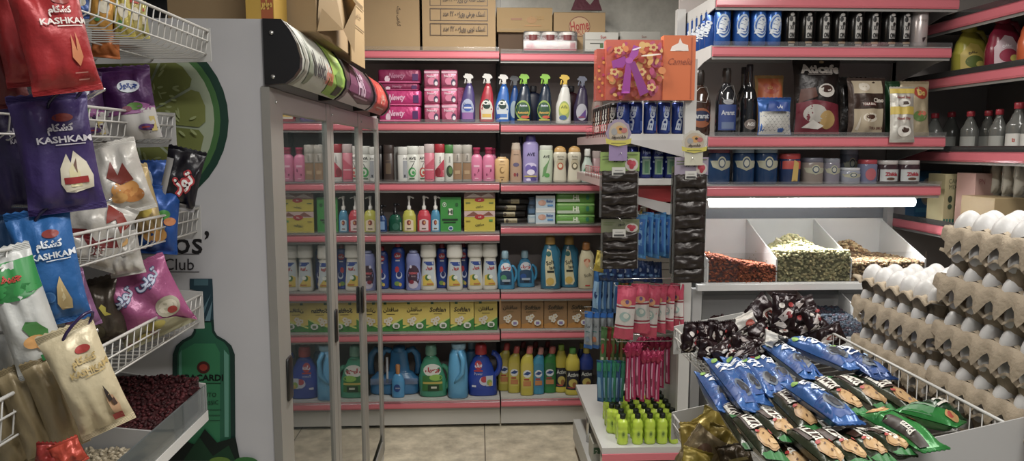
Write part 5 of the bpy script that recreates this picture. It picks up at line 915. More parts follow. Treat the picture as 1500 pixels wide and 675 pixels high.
for k in range(6): hang(f'{ORD[k]} teal and blue toothbrush pack from the aisle, just above the bottom shelf',879+6.2*k,558,8,60,3.05,-40,-2+k,['#2a5f8a','#1c6a5a','#2a6a8a','#1f7a5a','#2a5080','#237a60'][k],[('r',-.7,.75,.7,.95,'#1f7a5c'),('r',-.5,.1,.5,.6,'#6a94ac')],170+k,'teal and blue toothbrush packs','toothbrush_pack',t=.012)
zh=at(920,500,2.9).z; hook(zh,2.9,at(904,500,2.9).x,0,'chrome hook carrying the front magenta brushes'); hook(at(960,498,3.05).z,3.05,at(935,498,3.05).x,0,'chrome hook carrying the rear magenta brushes')
def brush(label,px,yt,yb,Y,seed,gr):
    r,w,h=place('hair_brush_pack',label,'brush pack',px,(yt+yb)/2,Y,10,yb-yt,-35,R.uniform(-2,2),0,gr)
    pillow(r,.022,h*.8,.014,foil('#a81c54',.3),[('r',-.35,.05,.3,.9,'#c98aa6'),('r',-.25,.3,.15,.5,'#7c1840')],seed,.002,name='sleeve',nx=8,nz=12)
    mb=MB(); mb.sphere((0,0,h*.86),.018,.014,h*.13,foil('#9c1848',.35),N=12,K=8)
    for k in range(10): a=R.uniform(0,6.3); mb.tube([(0,0,h*.85),(.028*math.cos(a),.02*math.sin(a),h*.87+R.uniform(-.02,.03))],[.006,.002],foil('#b0205a',.3),5)
    mb.build('wrapped_head',r)
for k in range(7): brush(f'magenta wrapped brush in the front bunch, {ORD[k]} from the aisle',920+7.2*k,512 if k>2 else 500,588-(k%3)*3,2.90,180+k,'front bunch of magenta brushes')
for k in range(7): brush(f'magenta wrapped brush in the rear bunch, {ORD[k]} from the aisle',936+8.4*k,492,568-(k%2)*6,3.05,190+k,'rear bunch of magenta brushes')
# lime bottles
LM=M('#cdea1a',.12,0,.06,trans=.3); LMB=[(0,.85),(.04,1),(.3,.92),(.42,.98),(.5,.9),(.62,.98),(.74,.9),(.84,.5),(.86,.34)]
base=None; hb=.128
for j in range(6):
    for i in range(5):
        x=at([912,934,952,970,988][i],640,2.89).x+.004*(j%2); y=2.895+.056*j
        lb=f'lime green drink bottle with black cap, {["front row","second row","third row","fourth row","fifth row","rearmost row"][j]}, {ORD[i]} from the aisle'
        if base is None:
            base=thing('small_bottle',lb,'bottle',(x,y,zB+.0005),0,'small lime green bottles'); bs=smoothsecs(LMB,.046,hb,.95,2.6); MB().loft(bs,LM,n=2.6,N=20).build('body',base)
            MB().loft([(hb*.85,.0115,.0115),(hb*.86,.0125,.0125),(hb*.99,.0125,.0125),(hb,.011,.011)],M('#121a12',.4),N=16).build('cap',base)
            lab(base,secsurf(bs,2.6),[('e',0,.35,.35,.12,'#8fae2a'),('e',0,.36,.2,.06,'#5f7a1c')],.046,hb)
        else: dup(base,(x,y,zB+.0005),None,lb)
for k in range(3):
    dup(base,(at([896,893,890][k],600,3.02+.08*k).x,3.02+.08*k,zB+.0005),None,f'lime green bottle standing outside the block toward the teal packs, {ORD[k]} from the front')
# ================= counter unit facing the viewer =================
CY=3.1; cx0=at(1043,75,CY).x; cx1=at(1391,75,CY).x; dx0=at(1037,206,CY).x
cu=thing('shelving_unit','white shelving unit with pink rails above the lit nut counter','shelving')
MB().box(cx0-.02,3.55,.1,cx1+.02,3.57,1.3,M('#8f9399',.5)).build('lower_back_panel',cu); MB().box(cx0-.02,3.55,1.3,cx1+.02,3.57,2.35,M('#b3aaa6',.6)).build('back_panel',cu)
px_=at(996,30,3.53).x
mb=MB(); mb.box(px_-.02,3.50,.1,px_+.02,3.54,at(996,15,3.53).z,WM)
for k in range(30): mb.box(px_-.004,3.498,.3+.06*k,px_+.004,3.501,.335+.06*k,M('#1c1c1c',.6))
mb.build('upright',cu); MB().box(cx1+.0,3.5,.1,cx1+.03,3.54,2.3,WM).build('upright',cu)
zc=[]
for k,(py,xa) in enumerate(((3,cx0+.01),(75,cx0),(206,dx0),(278,dx0))):
    z=at(1200,py,CY).z+.022; zc.append(z); xb=[cx1+.02,cx1,at(1382,206,CY).x,at(1375,278,CY).x][k]
    MB().box(xa,CY,z-.02,xb,3.55,z-.001,M('#a5a3a0',.4)).build('shelf',cu).name='shelf'
    s=MB().box(xa,CY+.003,z-.05,xb,CY+.01,z-.02,M('#b5b3b0',.4)).build('shelf_lip',cu)
    rail(cu,xb-xa,(xa,CY,z-.001),hh=.046)
    for xx in (xa-.004,xb):
        mb=MB(); mb.add([(xx+d,y,zz_) for d in (0,.004) for y,zz_ in ((CY,z),(3.53,z+.005),(3.53,z-.13),(CY+.1,z-.06),(CY,z-.05))],[(0,1,2,3,4),(5,6,7,8,9)]+[(i,(i+1)%5,5+(i+1)%5,5+i) for i in range(5)],WM); mb.build('bracket',cu)
# tube lamp
tl=thing('tube_lamp','glowing white tube lamp fixed under the jar shelf over the nuts','lamp',(0,0,0)); ty=at(1200,296,3.13).z
MB().tube([(at(1040,295,3.13).x,3.13,ty),(at(1338,295,3.13).x,3.13,ty)],.021,emit('tube_glow',(1,1,1),9),12).build('tube',tl); MB().box(at(1040,295,3.13).x,3.15,ty+.005,at(1342,295,3.13).x,3.2,ty+.03,WM).build('housing',tl)
# cans
hC=at(1100,11,3.14).z-zc[1]
for k in range(4):
    x=at([1058,1085,1110,1132][k],40,3.14).x; can(f'blue tall can with a white ring swirl, {ORD[k]} from the bracket end',x,3.14,zc[1],.068,hC,'#1f5cae',[('e',.1,.5,.85,.30,'#a9bcd0'),('e',.12,.5,.72,.25,'#1f5cae'),('e',.15,.5,.62,.21,'#a9bcd0'),('e',.18,.5,.5,.17,'#1c50a0'),('t','TURBO',.05,.5,.2,'#c4ccd4',{'b':.08,'rot':72,'w':2.2,'fit':1})],group='blue tall cans with ring swirl',yaw=[-15,0,0,0][k])
for k in range(5): can(f'blue tall can seen from the bracket side, {ORD[k]} one behind the front row',cx0+.035,3.215+.07*k,zc[1],.066,hC,'#1f4f9c',[('t','TURBO',0,.5,.2,'#c4ccd4',{'b':.08,'rot':72,'w':2.2,'fit':1})],group='blue tall cans along the bracket side',yaw=-60)
for k in range(8):
    x=at([1156,1181,1206,1229,1253,1277,1302,1323][k],40,3.15).x
    can(f'black tall can with a white printed panel, {ORD[k]} from the blue cans',x,3.15,zc[1],.062 if k else .06,hC*.97,'#1a1918',[('r',-.42,.22,.42,.78,'#a8a6a2'),('e',-.15,.72,.25,.07,'#151515'),('e',.2,.6,.2,.05,'#1c1c1c'),('e',.0,.84,.3,.04,'#a8a6a2'),('t','ON',0,.3,.14,'#141414',{'b':.05,'w':.7}),('t','XX',-.02,.5,.12,'#141414',{'b':.03,'w':.6}),('r',-.5,.08,.5,.13,'#8a6f4a'),('r',-.4,.02,.4,.06,'#a8a6a2',1)],group='black tall cans')
x=at(1346,40,3.15).x; can('pale tall can with a dark red lid closing the row of black cans',x,3.15,zc[1],.07,hC*.98,'#b5aaa8',[('t','Energy',-.05,.7,.08,'#6a5a5a',{'rot':0,'w':1.2,'s':.3}),('r',-.7,.86,.7,.88,'#8a7a7a',1),('p',[(-.0,.12),(.25,.2),(.4,.26),(.15,.26),(-.1,.24)],'#2a1c20')],top='#9c2838')
# second shelf goods
z2=zc[2]
def onc(z,x0,x1,yt,Y,label,cat,name,group=None):
    a=at(x0,200,Y).x; b=at(x1,200,Y).x; return thing(name,label,cat,((a+b)/2,Y+.03,z+.0005),0,group),b-a,at(1200,yt,Y).z-z
for k,(x0,x1,yt,c,it,lb) in enumerate([(1008,1042,103,'#3a241a',[('e',0,.3,.85,.1,'#1c2a50'),('t','Ararat',0,.3,.08,'#a8b0b8',{'b':.03,'w':1.4}),('e',0,.27,.95,.15,'#8a4a22'),('e',0,.3,.85,.08,'#1a2546'),('t','Ararat',0,.3,.08,'#b4b8bc',{'b':.03,'w':1.3})],'squat amber bottle with a navy oval label, partly behind the orange bag'),(1050,1080,100,'#1c1d22',[('r',-.85,.08,.85,.46,'#2a3f7a'),('t','Ararat',0,.34,.07,'#b0b4bc',{'b':.03,'w':1.3}),('r',-.6,.1,.6,.2,'#5a6a8a'),('e',0,.5,.5,.04,'#8a8c90')],'dark bottle with a blue square label')]):
    r,w_,h=onc(z2,x0,x1,yt,3.16,lb,'bottle','drink_bottle'); bottle(r,([(0,.95),(.02,1),(.5,1),(.62,.85),(.75,.42),(.78,.34)],[(.78,.38),(.79,.42),(.95,.42),(1,.36)]),w_,h,M(c,.12,spec=.8),M('#2a2420',.3),it,2.3,.8)
    MB().tube([(-w_*.36,-w_*.2,h*.6),(-w_*.1,-w_*.42,h*.72),(w_*.2,-w_*.38,h*.74),(w_*.34,-w_*.25,h*.62),(w_*.2,-w_*.42,h*.5),(-w_*.2,-w_*.42,h*.52)],.0012,M('#b0b0ae',.3,.5),5,closed=True).build('seal_ribbon',r)
for x0,x1,yt,Y,it,lb in ((1086,1111,94,3.16,[('e',0,.16,.7,.075,'#6a5f58'),('t','AGS',0,.16,.05,'#c8c4bc',{'b':.04,'w':.9})],'tall dark wine shaped bottle with a small round label'),(1080,1100,98,3.26,[],'tall dark bottle behind the round labelled one')):
    r,w_,h=onc(z2,x0,x1,yt,Y,lb,'bottle','wine_bottle'); bottle(r,'wine',w_,h,M('#141619',.1,spec=.8),M('#1c1c22',.3),it,2,1)
def zbag(z,x0,x1,yt,Y,label,mat,items,seed,t=.05,crk=.005,yaw=0,roll=0,group=None,name='coffee_bag',cat='bag',yb=None):
    a=at(x0,150,Y).x; b=at(x1,150,Y).x; z1=z if yb is None else at(1200,yb,Y).z
    r=thing(name,label,cat,((a+b)/2,Y,z1+.001),(math.radians(-6),math.radians(roll),math.radians(yaw)),group); pillow(r,b-a,at(1200,yt,Y).z-z1,t,mat,items,seed,crk); return r
net=[('r',-.9,.02,.9,.52,'#b0b0aa')]+[('r',-.9,.04+.06*k,.9,.045+.06*k,'#6a6c70',1) for k in range(8)]
zbag(z2,1107,1150,110,3.26,'orange and cream snack bag standing behind the blue and white one',foil('#b08a4a'),[('p',[(-.9,.6),(.9,.6),(.8,.95),(-.8,.95)],'#b85a24'),('e',0,.78,.6,.1,'#a83c1c'),('t','پفک',0,.78,.08,'#cfa060',{'b':.04,'w':.8})],200)
sc=[('r',-.95,.02,.95,.62,'#b4b4ae')]
for j in range(8):
    for i in range(7): sc.append(('p',[(-.85+.26*i+(.13 if j%2 else 0),.10+.07*j),(-.72+.26*i+(.13 if j%2 else 0),.03+.07*j),(-.60+.26*i+(.13 if j%2 else 0),.10+.07*j),(-.72+.26*i+(.13 if j%2 else 0),.045+.07*j)],'#55575c'))
zbag(z2,1111,1161,143,3.13,'white fish-scale patterned bag with a blue top band',foil('#2a5aa0'),sc+[('p',[(-.7,.6),(.7,.6),(.6,.85),(-.5,.88)],'#1c3f86'),('t','پاپ',.1,.72,.12,'#c0c4cc',{'b':.04,'w':.9})],201)
zbag(z2,1163,1233,86,3.2,'large black coffee bag with white lettering and a cup picture',foil('#211b1a',.3,.2),[('t','Aticafe',.08,.87,.13,'#d4d0c8',{'b':.05,'w':1.75,'fit':1}),('r',-.5,.79,.6,.8,'#a8a098',1),('p',[(-.95,.02),(-.95,.42),(-.2,.46),(.95,.40),(.95,.02)],'#6c1a2a'),('p',[(-.9,.42),(-.8,.6),(-.2,.62),(-.1,.5)],'#5a3428'),('e',.3,.58,.38,.09,'#c4c0b8'),('e',.3,.6,.28,.05,'#3a2018'),('e',-.2,.28,.5,.12,'#a8a49c'),('e',.35,.2,.35,.12,'#a8884a'),('p',[(-.7,.1),(-.3,.2),(.2,.12),(.0,.08)],'#d0ccc4'),('e',.2,.97,.1,.02,'#8a7a5a')],202,.07)
zbag(z2,1228,1272,112,3.2,'black shiny sachet bag leaning between the coffee bag and the cappuccino pack',foil('#1b1817',.2,.3),[('p',[(-.2,.3),(.2,.5),(.1,.2)],'#8a8680')],203,.06,.008)
cap_=[('r',-.8,.72,.8,.95,'#a89a80'),('e',-.2,.84,.3,.08,'#c8c0b0'),('t','Cino',.55,.6,.08,'#c4bcb0',{'b':.04,'w':.7}),('r',-.3,.5,.4,.56,'#5a1f1c'),('t','TORA BIKA',0,.53,.045,'#d0c8bc',{'b':.02,'w':.7}),('r',-.8,.05,.8,.45,'#a4967c'),('e',.1,.3,.4,.08,'#c8c0b0'),('e',.1,.31,.25,.04,'#4a2a1c'),('t','TORA BIKA',.4,.12,.045,'#5a1f1c',{'b':.02,'w':.8}),('p',[(-.7,.1),(-.4,.35),(-.5,.08)],'#c4bcac')]
zbag(z2,1243,1299,113,3.14,'brown and cream cappuccino sachet pack',foil('#3a2a22'),cap_,204,.05,.007)
zbag(z2,1299,1322,118,3.2,'dark green edged bag behind the instant coffee sachets',foil('#1f4a2a'),[],205,.05,.007)
r=zbag(z2,1320,1364,118,3.2,'cream soup bag with a red corner mark at the shelf end',foil('#b5a584'),[('e',.3,.78,.55,.12,'#a83a24'),('t','Do',.3,.78,.12,'#cfb05a',{'b':.06,'w':.7}),('e',.2,.35,.5,.1,'#5a7a3a'),('e',.3,.4,.3,.05,'#b85a3a')],206)
gd_=[('r',-1,.5,1,.64,'#c0a83a'),('r',-1,.88,1,.97,'#c0a83a'),('t','Good Day',0,.8,.06,'#8a2c24',{'b':.03,'w':1.5}),('e',0,.70,.5,.07,'#cfccc4'),('e',.1,.7,.3,.03,'#3a2418'),('t','Good Day',0,.42,.06,'#8a2c24',{'b':.03,'w':1.5}),('e',0,.2,.55,.1,'#cfccc4'),('e',.1,.22,.3,.05,'#3a2418')]
zbag(z2,1306,1343,126,3.07,'strip of white and yellow instant coffee sachets hanging over the rail',foil('#b5b2a8'),gd_,207,.03,.006,yb=209,name='coffee_sachet_strip')
# jars
z3=zc[3]
badge=[('e',0,.56,.42,.17,'#a9a88a'),('p',[(-.95,.62),(.95,.62),(.8,.45),(.0,.36),(-.8,.45)],'#9a9a84'),('e',0,.56,.33,.13,'#2a3f5c'),('e',0,.56,.24,.09,'#b0b0a0')]
for k,(x0,x1,yt,c,cc,it,lb) in enumerate([(1042,1073,214,'#1b3a60','#7a3a48',badge,'dark blue jar with a red lid and buff ribbon badge'),(1078,1109,214,'#1b3a60','#8ba0b0',badge,'dark blue jar with a pale lid, second in the jar row'),(1110,1143,214,'#1b3a60','#8ba0b0',badge,'dark blue jar with a pale lid, beside the red topped jar'),(1147,1177,225,'#24365c','#b83a3a',[('r',-1,.5,1,.98,'#b04038'),('p',[(-.1,.1),(.5,.1),(.6,.7),(.1,.8)],'#b89a4a')],'jar with a broad red shoulder'),(1180,1211,231,'#857a72','#6a6a78',badge,'grey jar with a badge label'),(1212,1236,232,'#7d7a86','#8a8c98',badge,'narrow grey jar with a badge label'),(1237,1266,246,'#8a8f9c','#b8bcc0',badge,'short grey white jar in the front'),(1265,1291,234,'#6a6f8c','#a83c48',[('e',0,.4,.6,.25,'#a8545c')],'blue grey jar with a red lid'),(1292,1321,235,'#3a2a30','#b9b4b2',[('r',-1,.12,1,.62,'#b0b4b4'),('t','Zhikla',.05,.42,.16,'#9c2434',{'b':.05,'w':1.5}),('e',0,.22,.4,.06,'#5a3a2a')],'chocolate spread jar with a white lid, first of the pair'),(1322,1353,235,'#3a2a30','#b9b4b2',[('r',-1,.12,1,.62,'#b0b4b4'),('t','Zhikla',.05,.42,.16,'#9c2434',{'b':.05,'w':1.5}),('e',0,.22,.4,.06,'#5a3a2a')],'chocolate spread jar with a white lid at the end of the row')]):
    r,w_,h=onc(z3,x0,x1,yt,3.15,lb,'jar','glass_jar','jars on the lit shelf'); bottle(r,'jar',w_,h,M(c,.15),M(cc,.35),it,2.6,.9,'lid')
r,w_,h=onc(z3,1238,1262,217,3.25,'taller grey jar standing behind the short one','jar','glass_jar','jars on the lit shelf'); bottle(r,'jar',w_,h,M('#6f7688',.2),M('#8a90a0',.35),badge,2.6,.9,'lid')
# ---------- nut bins ----------
nb=thing('nut_bin','white open nut bin with two dividers and clear front under the tube lamp','bin'); BW=M('#d2d2d0',.35)
BX=[at(1037,413,3.05).x,at(1137,413,3.05).x,at(1246,413,3.05).x,at(1356,385,3.05).x]; bz=at(1150,413,3.05).z
mb=MB(); mb.box(BX[0]-.01,3.05,bz-.012,BX[3]+.01,3.44,bz,BW); mb.box(BX[0]-.01,3.42,bz,BX[3]+.01,3.43,1.262,BW); mb.box(at(1022,418,3.02).x,3.02,bz-.03,BX[3]+.02,3.05,bz-.004,BW); mb.build('tray',nb)
for k,x in enumerate(BX):
    zf_=1.117; mb=MB(); mb.add([(x+d,y,z) for d in (-.003,.003) for y,z in ((3.052,bz),(3.42,bz),(3.42,1.258),(3.052,zf_ if k in(0,3) else 1.12))],[(0,1,2,3),(4,7,6,5),(0,4,5,1),(1,5,6,2),(2,6,7,3),(3,7,4,0)],BW); mb.build('divider',nb,fix=False)
MB().box(BX[0],3.050,bz,BX[3],3.053,1.15,glass('bin_glass',(.95,.95,.95),.8,.02)).build('front_glass',nb)
g=lambda u,v,cu,cv,a,s:a*math.exp(-((u-cu)**2+(v-cv)**2)/s)
beans('almonds','reddish brown almonds heaped in the lit bin beside the black strip card',BX[0]+.005,BX[1]-.005,3.06,3.41,lambda u,v:1.122-.035*u-.03*v+g(u,v,.1,.2,.02,.1),('#8a4428','#a3552f','#7a3a24','#94502c'),.0115,1500,(1,.6,.45),11,fill='#5a2c1c',zfill=bz+.001)
beans('pistachios','pale green pistachios heaped high in the middle lit bin',BX[1]+.005,BX[2]-.005,3.06,3.41,lambda u,v:1.152-.05*v+g(u,v,.42,.5,.075,.08),('#a9a274','#b8ac7c','#8f8f66','#9c9a70'),.0105,1800,(1,.65,.6),12,fill='#6c6a48',zfill=bz+.001)
beans('mixed_nuts','mixed broken nuts in the lit bin closest to the egg trays',BX[2]+.005,BX[3]-.005,3.06,3.41,lambda u,v:1.10-.01*v+g(u,v,.35,.75,.07,.06),('#8a6a48','#a38a60','#6f5238','#b09a70'),.010,1300,(1,.7,.6),13,fill='#5a4630',zfill=bz+.001)
sc_=thing('scoop','clear scoop handle lying in the pistachio heap','scoop',at(1150,358,3.2),(0,math.radians(20),0)); MB().tube([(-.05,0,.012),(0,0,0),(.05,0,-.01)],[.006,.006,.012],M('#b5ae90',.3),8).build('handle',sc_)
# lower deck with candy bins
cd=thing('counter','grey white counter base below the nut bins','counter'); 
mb=MB(); mb.box(at(1014,500,3.05).x,3.06,0,at(1014,500,3.05).x+.04,3.10,bz-.03,M('#b9b8b6',.4)); mb.build('post',cd)
mb=MB(); mb.box(BX[0]-.0,3.12,0,BX[3]+.1,3.14,.95,M('#8b8a88',.5)); mb.box(BX[0],2.7,.0,BX[3]+.1,3.12,.80,M('#a3a2a0',.45)); mb.build('body',cd)
MB().box(BX[0],3.1,.955,BX[3],3.5,1.0,M('#6f706f',.5)).build('under_tray',cd)
ca=at_z(1182,488,.87).x; 
mb=MB(); mb.box(ca-.03,2.72,.80,ca+.34,2.73,.86,WM)
for x in (ca-.03,ca+.11,ca+.30): mb.add([(x+d,y,z) for d in (0,.004) for y,z in ((2.73,.8),(3.1,.8),(3.1,.97),(2.73,.865))],[(0,1,2,3),(4,7,6,5),(0,4,5,1),(1,5,6,2),(2,6,7,3),(3,7,4,0)],WM)
cb=thing('candy_bin','low white bin holding red and blue black candies beside the egg trays','bin'); mb.build('bin',cb,fix=False)
beans('red_candies','small red candies in the low bin between the biscuit basket and the nut counter',ca-.02,ca+.10,2.74,3.09,lambda u,v:.86+.05*v,('#8c1f2c','#a82c38','#7a1824','#9a7a3a'),.009,700,(1,1,.9),21,fill='#4a1018',zfill=.801)
beans('dark_candies','blue black candies in the low bin next to the egg trays',ca+.12,ca+.29,2.74,3.09,lambda u,v:.855+.04*v,('#1c2430','#262e3a','#30202a','#26323e'),.010,900,(1,1,.9),22,fill='#1c222c',zfill=.801)
beans('dark_berries','dark dried berries showing through the gap by the counter post',BX[0]+.01,BX[0]+.2,2.8,3.1,lambda u,v:.84+.02*math.sin(u*5),('#2c1818','#3a2020'),.009,500,(1,.8,.8),23,fill='#1c1010',zfill=.801)
# ================= side wall shelving =================
RX=2.08; ry0,ry1=1.7,3.5
sw=thing('shelving_unit','side wall shelving with pink rails holding juice jugs and red-capped bottles','shelving')
MB().box(2.52,ry0,.1,2.54,ry1+.04,2.5,M('#8a827e',.6)).build('back_panel',sw); MB().box(cx1+.04,3.52,.1,2.54,3.54,2.5,M('#8a827e',.6)).build('end_panel',sw)
zr=[]
for q in (.262,.1435,-.0135,-.172):
    z=H+q*RX+.022; zr.append(z); s=MB().box(RX,ry0,z-.02,2.52,ry1,z-.001,M('#7f7d7b',.45)).build('shelf',sw); rail(sw,ry1-ry0,(RX,ry1,z-.001),-PI/2,.05)
def onr(i,px,wpx,yt,label,cat,name,group=None,dx=.10,yaw=-55):
    d=ray(px,200); x=RX+dx; Y=x*d.y/d.x; w_=wpx/F*Y; h=at(px,yt,Y).z-zr[i]
    return thing(name,label,cat,(x,Y,zr[i]+.0005),math.radians(yaw),group),w_,h
for k,(px,wp,yt,c,c2,c3,lb) in enumerate([(1415,52,36,'#a8a01e','#c0a83a','#5a6a1c','yellow juice jug on the side wall shelf'),(1463,52,22,'#7a1430','#b09aa0','#8c1c3c','dark magenta juice jug on the side wall shelf'),(1512,56,10,'#b8501c','#c8902c','#8a2c14','orange juice jug at the frame edge of the side shelf')]):
    r,w_,h=onr(1,px,wp,yt,lb,'juice jug','juice_jug','juice jugs on the side wall shelf',yaw=-12); JM=M(c,.25,0,.05)
    bs=smoothsecs([(0,.9,0),(.03,1,0),(.35,1,-.02),(.6,.78,-.1),(.8,.45,-.2),(.86,.32,-.22)],w_,h,.62,2.6); MB().loft(bs,JM,n=2.6).build('body',r); MB().loft(smoothsecs([(.86,.36,-.22),(.87,.4,-.22),(.98,.38,-.22),(1,.3,-.22)],w_,h,1,2),JM,N=18).build('cap',r)
    MB().tube([(w_*.0,0,h*.84),(w_*.2,0,h*.84),(w_*.3,0,h*.7),(w_*.3,0,h*.52),(w_*.34,0,h*.42)],[.012,.013,.014,.014,.016],JM,8).build('handle',r)
    lab(r,secsurf(bs,2.6),[('p',[(-.75,.1),(-.8,.4),(-.3,.62),(.1,.58),(.6,.3),(.6,.1)],c2),('e',-.1,.25,.45,.12,c3),('e',.2,.2,.2,.06,'#c8b84a'),('t','سان‌ایچ'.replace('\u200c',''),-.2,.42,.07,'#3a2a1c' if k!=1 else '#e0d8dc',{'b':.04,'w':.8})],w_,h)
for k,(px,yt,cl) in enumerate([(1368,166,0),(1392,164,0),(1420,163,0),(1446,162,0),(1462,160,0),(1490,150,1),(1512,150,1)]):
    r,w_,h=onr(2,px,24 if k<5 else 30,yt,f'{"clear" if not cl else "white labelled"} bottle with a red cap, {ORD[k]} from the far end of the side shelf','bottle','syrup_bottle','red-capped bottles on the side wall shelf',.08+.08*(k%2)*(k<5))
    bottle(r,([(0,.9),(.02,1),(.5,1),(.7,.6),(.82,.36),(.86,.34)],[(.86,.4),(.87,.44),(.98,.44),(1,.38)]),w_,h,M('#6d6e6a',.15,trans=.3),M('#a82434',.35),[('r',-.85,.06,.85,.34,'#8f908a' if not cl else '#b9b8b2')]+([('t','تا',0,.2,.08,'#a83a2c',{'b':.05,'w':.7})] if cl else []),2.4,.9)
def boxr(i,x0,x1,yt,label,m,items,dx,d=.1,z=None,yaw=0,group=None,name='food_box',cat='box'):
    dr=ray((x0+x1)/2,200); x=RX+dx; Y=x*dr.y/dr.x; w_=(x1-x0)/F*Y; zz_=z if z is not None else zr[i]+.0005; h=at((x0+x1)/2,yt,Y).z-zz_
    r=thing(name,label,cat,(x,Y+d/2,zz_),math.radians(yaw),group); box(r,w_,h,d,m,items); return r,zz_+h
boxr(3,1345,1383,250,'blue box with a round pale picture on the lowest side shelf',M('#2c5f86',.45),[('e',0,.55,.6,.3,'#8a8a84'),('e',0,.55,.5,.24,'#a89070'),('r',-.9,.1,.9,.2,'#3f7fa0')],.12)
boxr(3,1376,1391,262,'small teal box beside the blue one',M('#1c6a62',.45),[('r',-.7,.2,.7,.7,'#a8a490')],.06,.06)
cm=[('t','CAKE',-.35,.86,.09,'#4a4a34',{'b':.0,'w':.8}),('t','MIX',-.42,.74,.09,'#4a4a34',{'w':.6}),('e',.25,.55,.45,.05,'#8a6a4a'),('e',.25,.38,.5,.05,'#6a4a34'),('e',.25,.46,.4,.03,'#c8c0a8'),('e',-.6,.5,.15,.07,'#2f3a2a'),('e',-.6,.35,.15,.05,'#3a4a34')]+[('r',-1+.2*k,0,-.87+.2*k,.1,'#1c6a5c',1) for k in range(10)]
boxr(3,1388,1432,255,'pale olive cake mix box with black lettering',M('#a49a72',.5),cm,.05,.12)
r,zt_=boxr(3,1433,1462,254,'pink beige box next to the cake mix',M('#a8857c',.5),[('t','PN',-.3,.85,.1,'#8a4a4a',{'w':.6}),('e',-.3,.45,.35,.1,'#2f3a2a'),('r',-.8,.05,.8,.2,'#5a2a2c')],.06,.12)
boxr(3,1463,1512,290,'plain tan carton lying under the white floury bags',M('#a38c62',.6),[],.05,.2)
zt_=at(1480,290,2.85).z
for k,(px,lb) in enumerate(((1476,'white floury bag with a tiny red label, nearest the pink beige box'),(1494,'second white floury bag with a tiny red label'),(1512,'third white floury bag at the frame edge'))):
    dr=ray(px,250); x=RX+.12; Y=x*dr.y/dr.x; r=thing('flour_bag',lb,'bag',(x,Y+.05,zt_+.003),0,'white floury bags'); pillow(r,.065,.145,.05,foil('#a8a394',.5,.05),[('r',-.2,.6,.2,.7,'#a83a2c'),('r',-.5,.3,.5,.32,'#8a8470',1)],220+k,.004)
r=thing('dark_box','dark box standing behind the cake mix on the lowest side shelf','box',(RX+.3,3.2,zr[3]+.0005)); box(r,.25,.2,.1,M('#22282c',.5),[('r',-.6,.6,-.2,.75,'#3a6a70'),('r',0,.6,.4,.75,'#3a6a70')])
# ================= eggs =================
PULP=M('#9c8c74',.85,0,.12,bump=.5,bs=120,vs=14)
ct=thing('egg_counter','grey counter top carrying the two stacks of egg trays','counter'); MB().box(.83,.8,0,1.25,1.66,.94,M('#7d7b78',.5)).build('body',ct)
NXc,NYc,PC=5,6,.0465
def traymesh(kind):
    q=6; nx,ny=NXc*q,NYc*q; am=.019; vs=[]; fs=[]
    for j in range(ny+1):
        for i in range(nx+1):
            x=i*PC/q; y=j*PC/q; f=(math.cos(2*PI*x/PC)+math.cos(2*PI*y/PC))/2
            f=math.copysign(abs(f)**.75,f); z=am*f
            e=min(x,NXc*PC-x,y,NYc*PC-y); 
            if e<1e-6: z=am*(.05+.62*f)
            vs.append((x-NXc*PC/2+.0015*noise.noise(Vector((x*40,y*40,kind))),y-NYc*PC/2,z+.0012*noise.noise(Vector((x*60,y*60,3+kind)))))
    K=nx+1; fs=[(j*K+i,j*K+i+1,(j+1)*K+i+1,(j+1)*K+i) for j in range(ny) for i in range(nx)]
    mb=MB(); mb.add(vs,fs,PULP,True)
    # outer wall
    per=[(i,0) for i in range(nx)]+[(nx,j) for j in range(ny)]+[(i,ny) for i in range(nx,0,-1)]+[(0,j) for j in range(ny,0,-1)]
    ring=[]; 
    for i,j in per:
        v=vs[j*K+i]; ox=(-1 if i==0 else 1 if i==nx else 0); oy=(-1 if j==0 else 1 if j==ny else 0)
        s=(j if ox else i)*PC/q; fl=-math.cos(2*PI*s/PC); fa=math.copysign(abs(fl)**.6,fl)
        if kind==0: L=[(.0,.002+.004*fl),(.004,.002+.004*fl),(.0095+.003*fa,-.008),(.0115+.0035*fa,-.022),(.0125+.004*fa,-.032-.008*fl)]
        else: L=[(.0,0),(.007,.001),(.008,-.004)]
        ring.append([(v[0]+ox*a,v[1]+oy*a,v[2]+b) for a,b in L])
    m=len(ring[0]); n=len(ring); mb.add([p for r_ in ring for p in r_],[(k*m+t,((k+1)%n)*m+t,((k+1)%n)*m+t+1,k*m+t+1) for k in range(n) for t in range(m-1)],PULP,True)
    if kind==1:  # cup bottoms hanging below the rim, visible from the side
        for (i,j) in [(0,j) for j in range(NYc)]+[(NXc-1,j) for j in range(NYc)]+[(i,0) for i in range(NXc)]+[(i,NYc-1) for i in range(NXc)]:
            cx=(i+.5)*PC-NXc*PC/2; cy=(j+.5)*PC-NYc*PC/2
            mb.loft([(-.036,.011,.011),(-.031,.0165,.0165),(-.01,.0215,.0215),(.003,.0232,.0232)],PULP,T=Matrix.Translation((cx,cy,0)),N=12,n=2.6,cap=(1,0))
    return mb
def eggmesh():
    mb=MB(); secs=[]
    for k in range(13):
        t=PI*k/12; z=-math.cos(t)*.0265; r_=.0203*math.sin(t)*(1+.13*math.cos(t)); secs.append((z,max(r_,.0004),max(r_,.0004)))
    return mb.loft(secs,M('#c9c7c4',.45,0,.02,bump=.08,bs=200),N=18,n=2)
TM=[traymesh(0).build('egg_tray'),traymesh(1).build('egg_tray')]; EM=eggmesh().build('egg')
meshes=[t.data for t in TM]; em=EM.data
for o in TM+[EM]: bpy.data.objects.remove(o)
HT=.0435
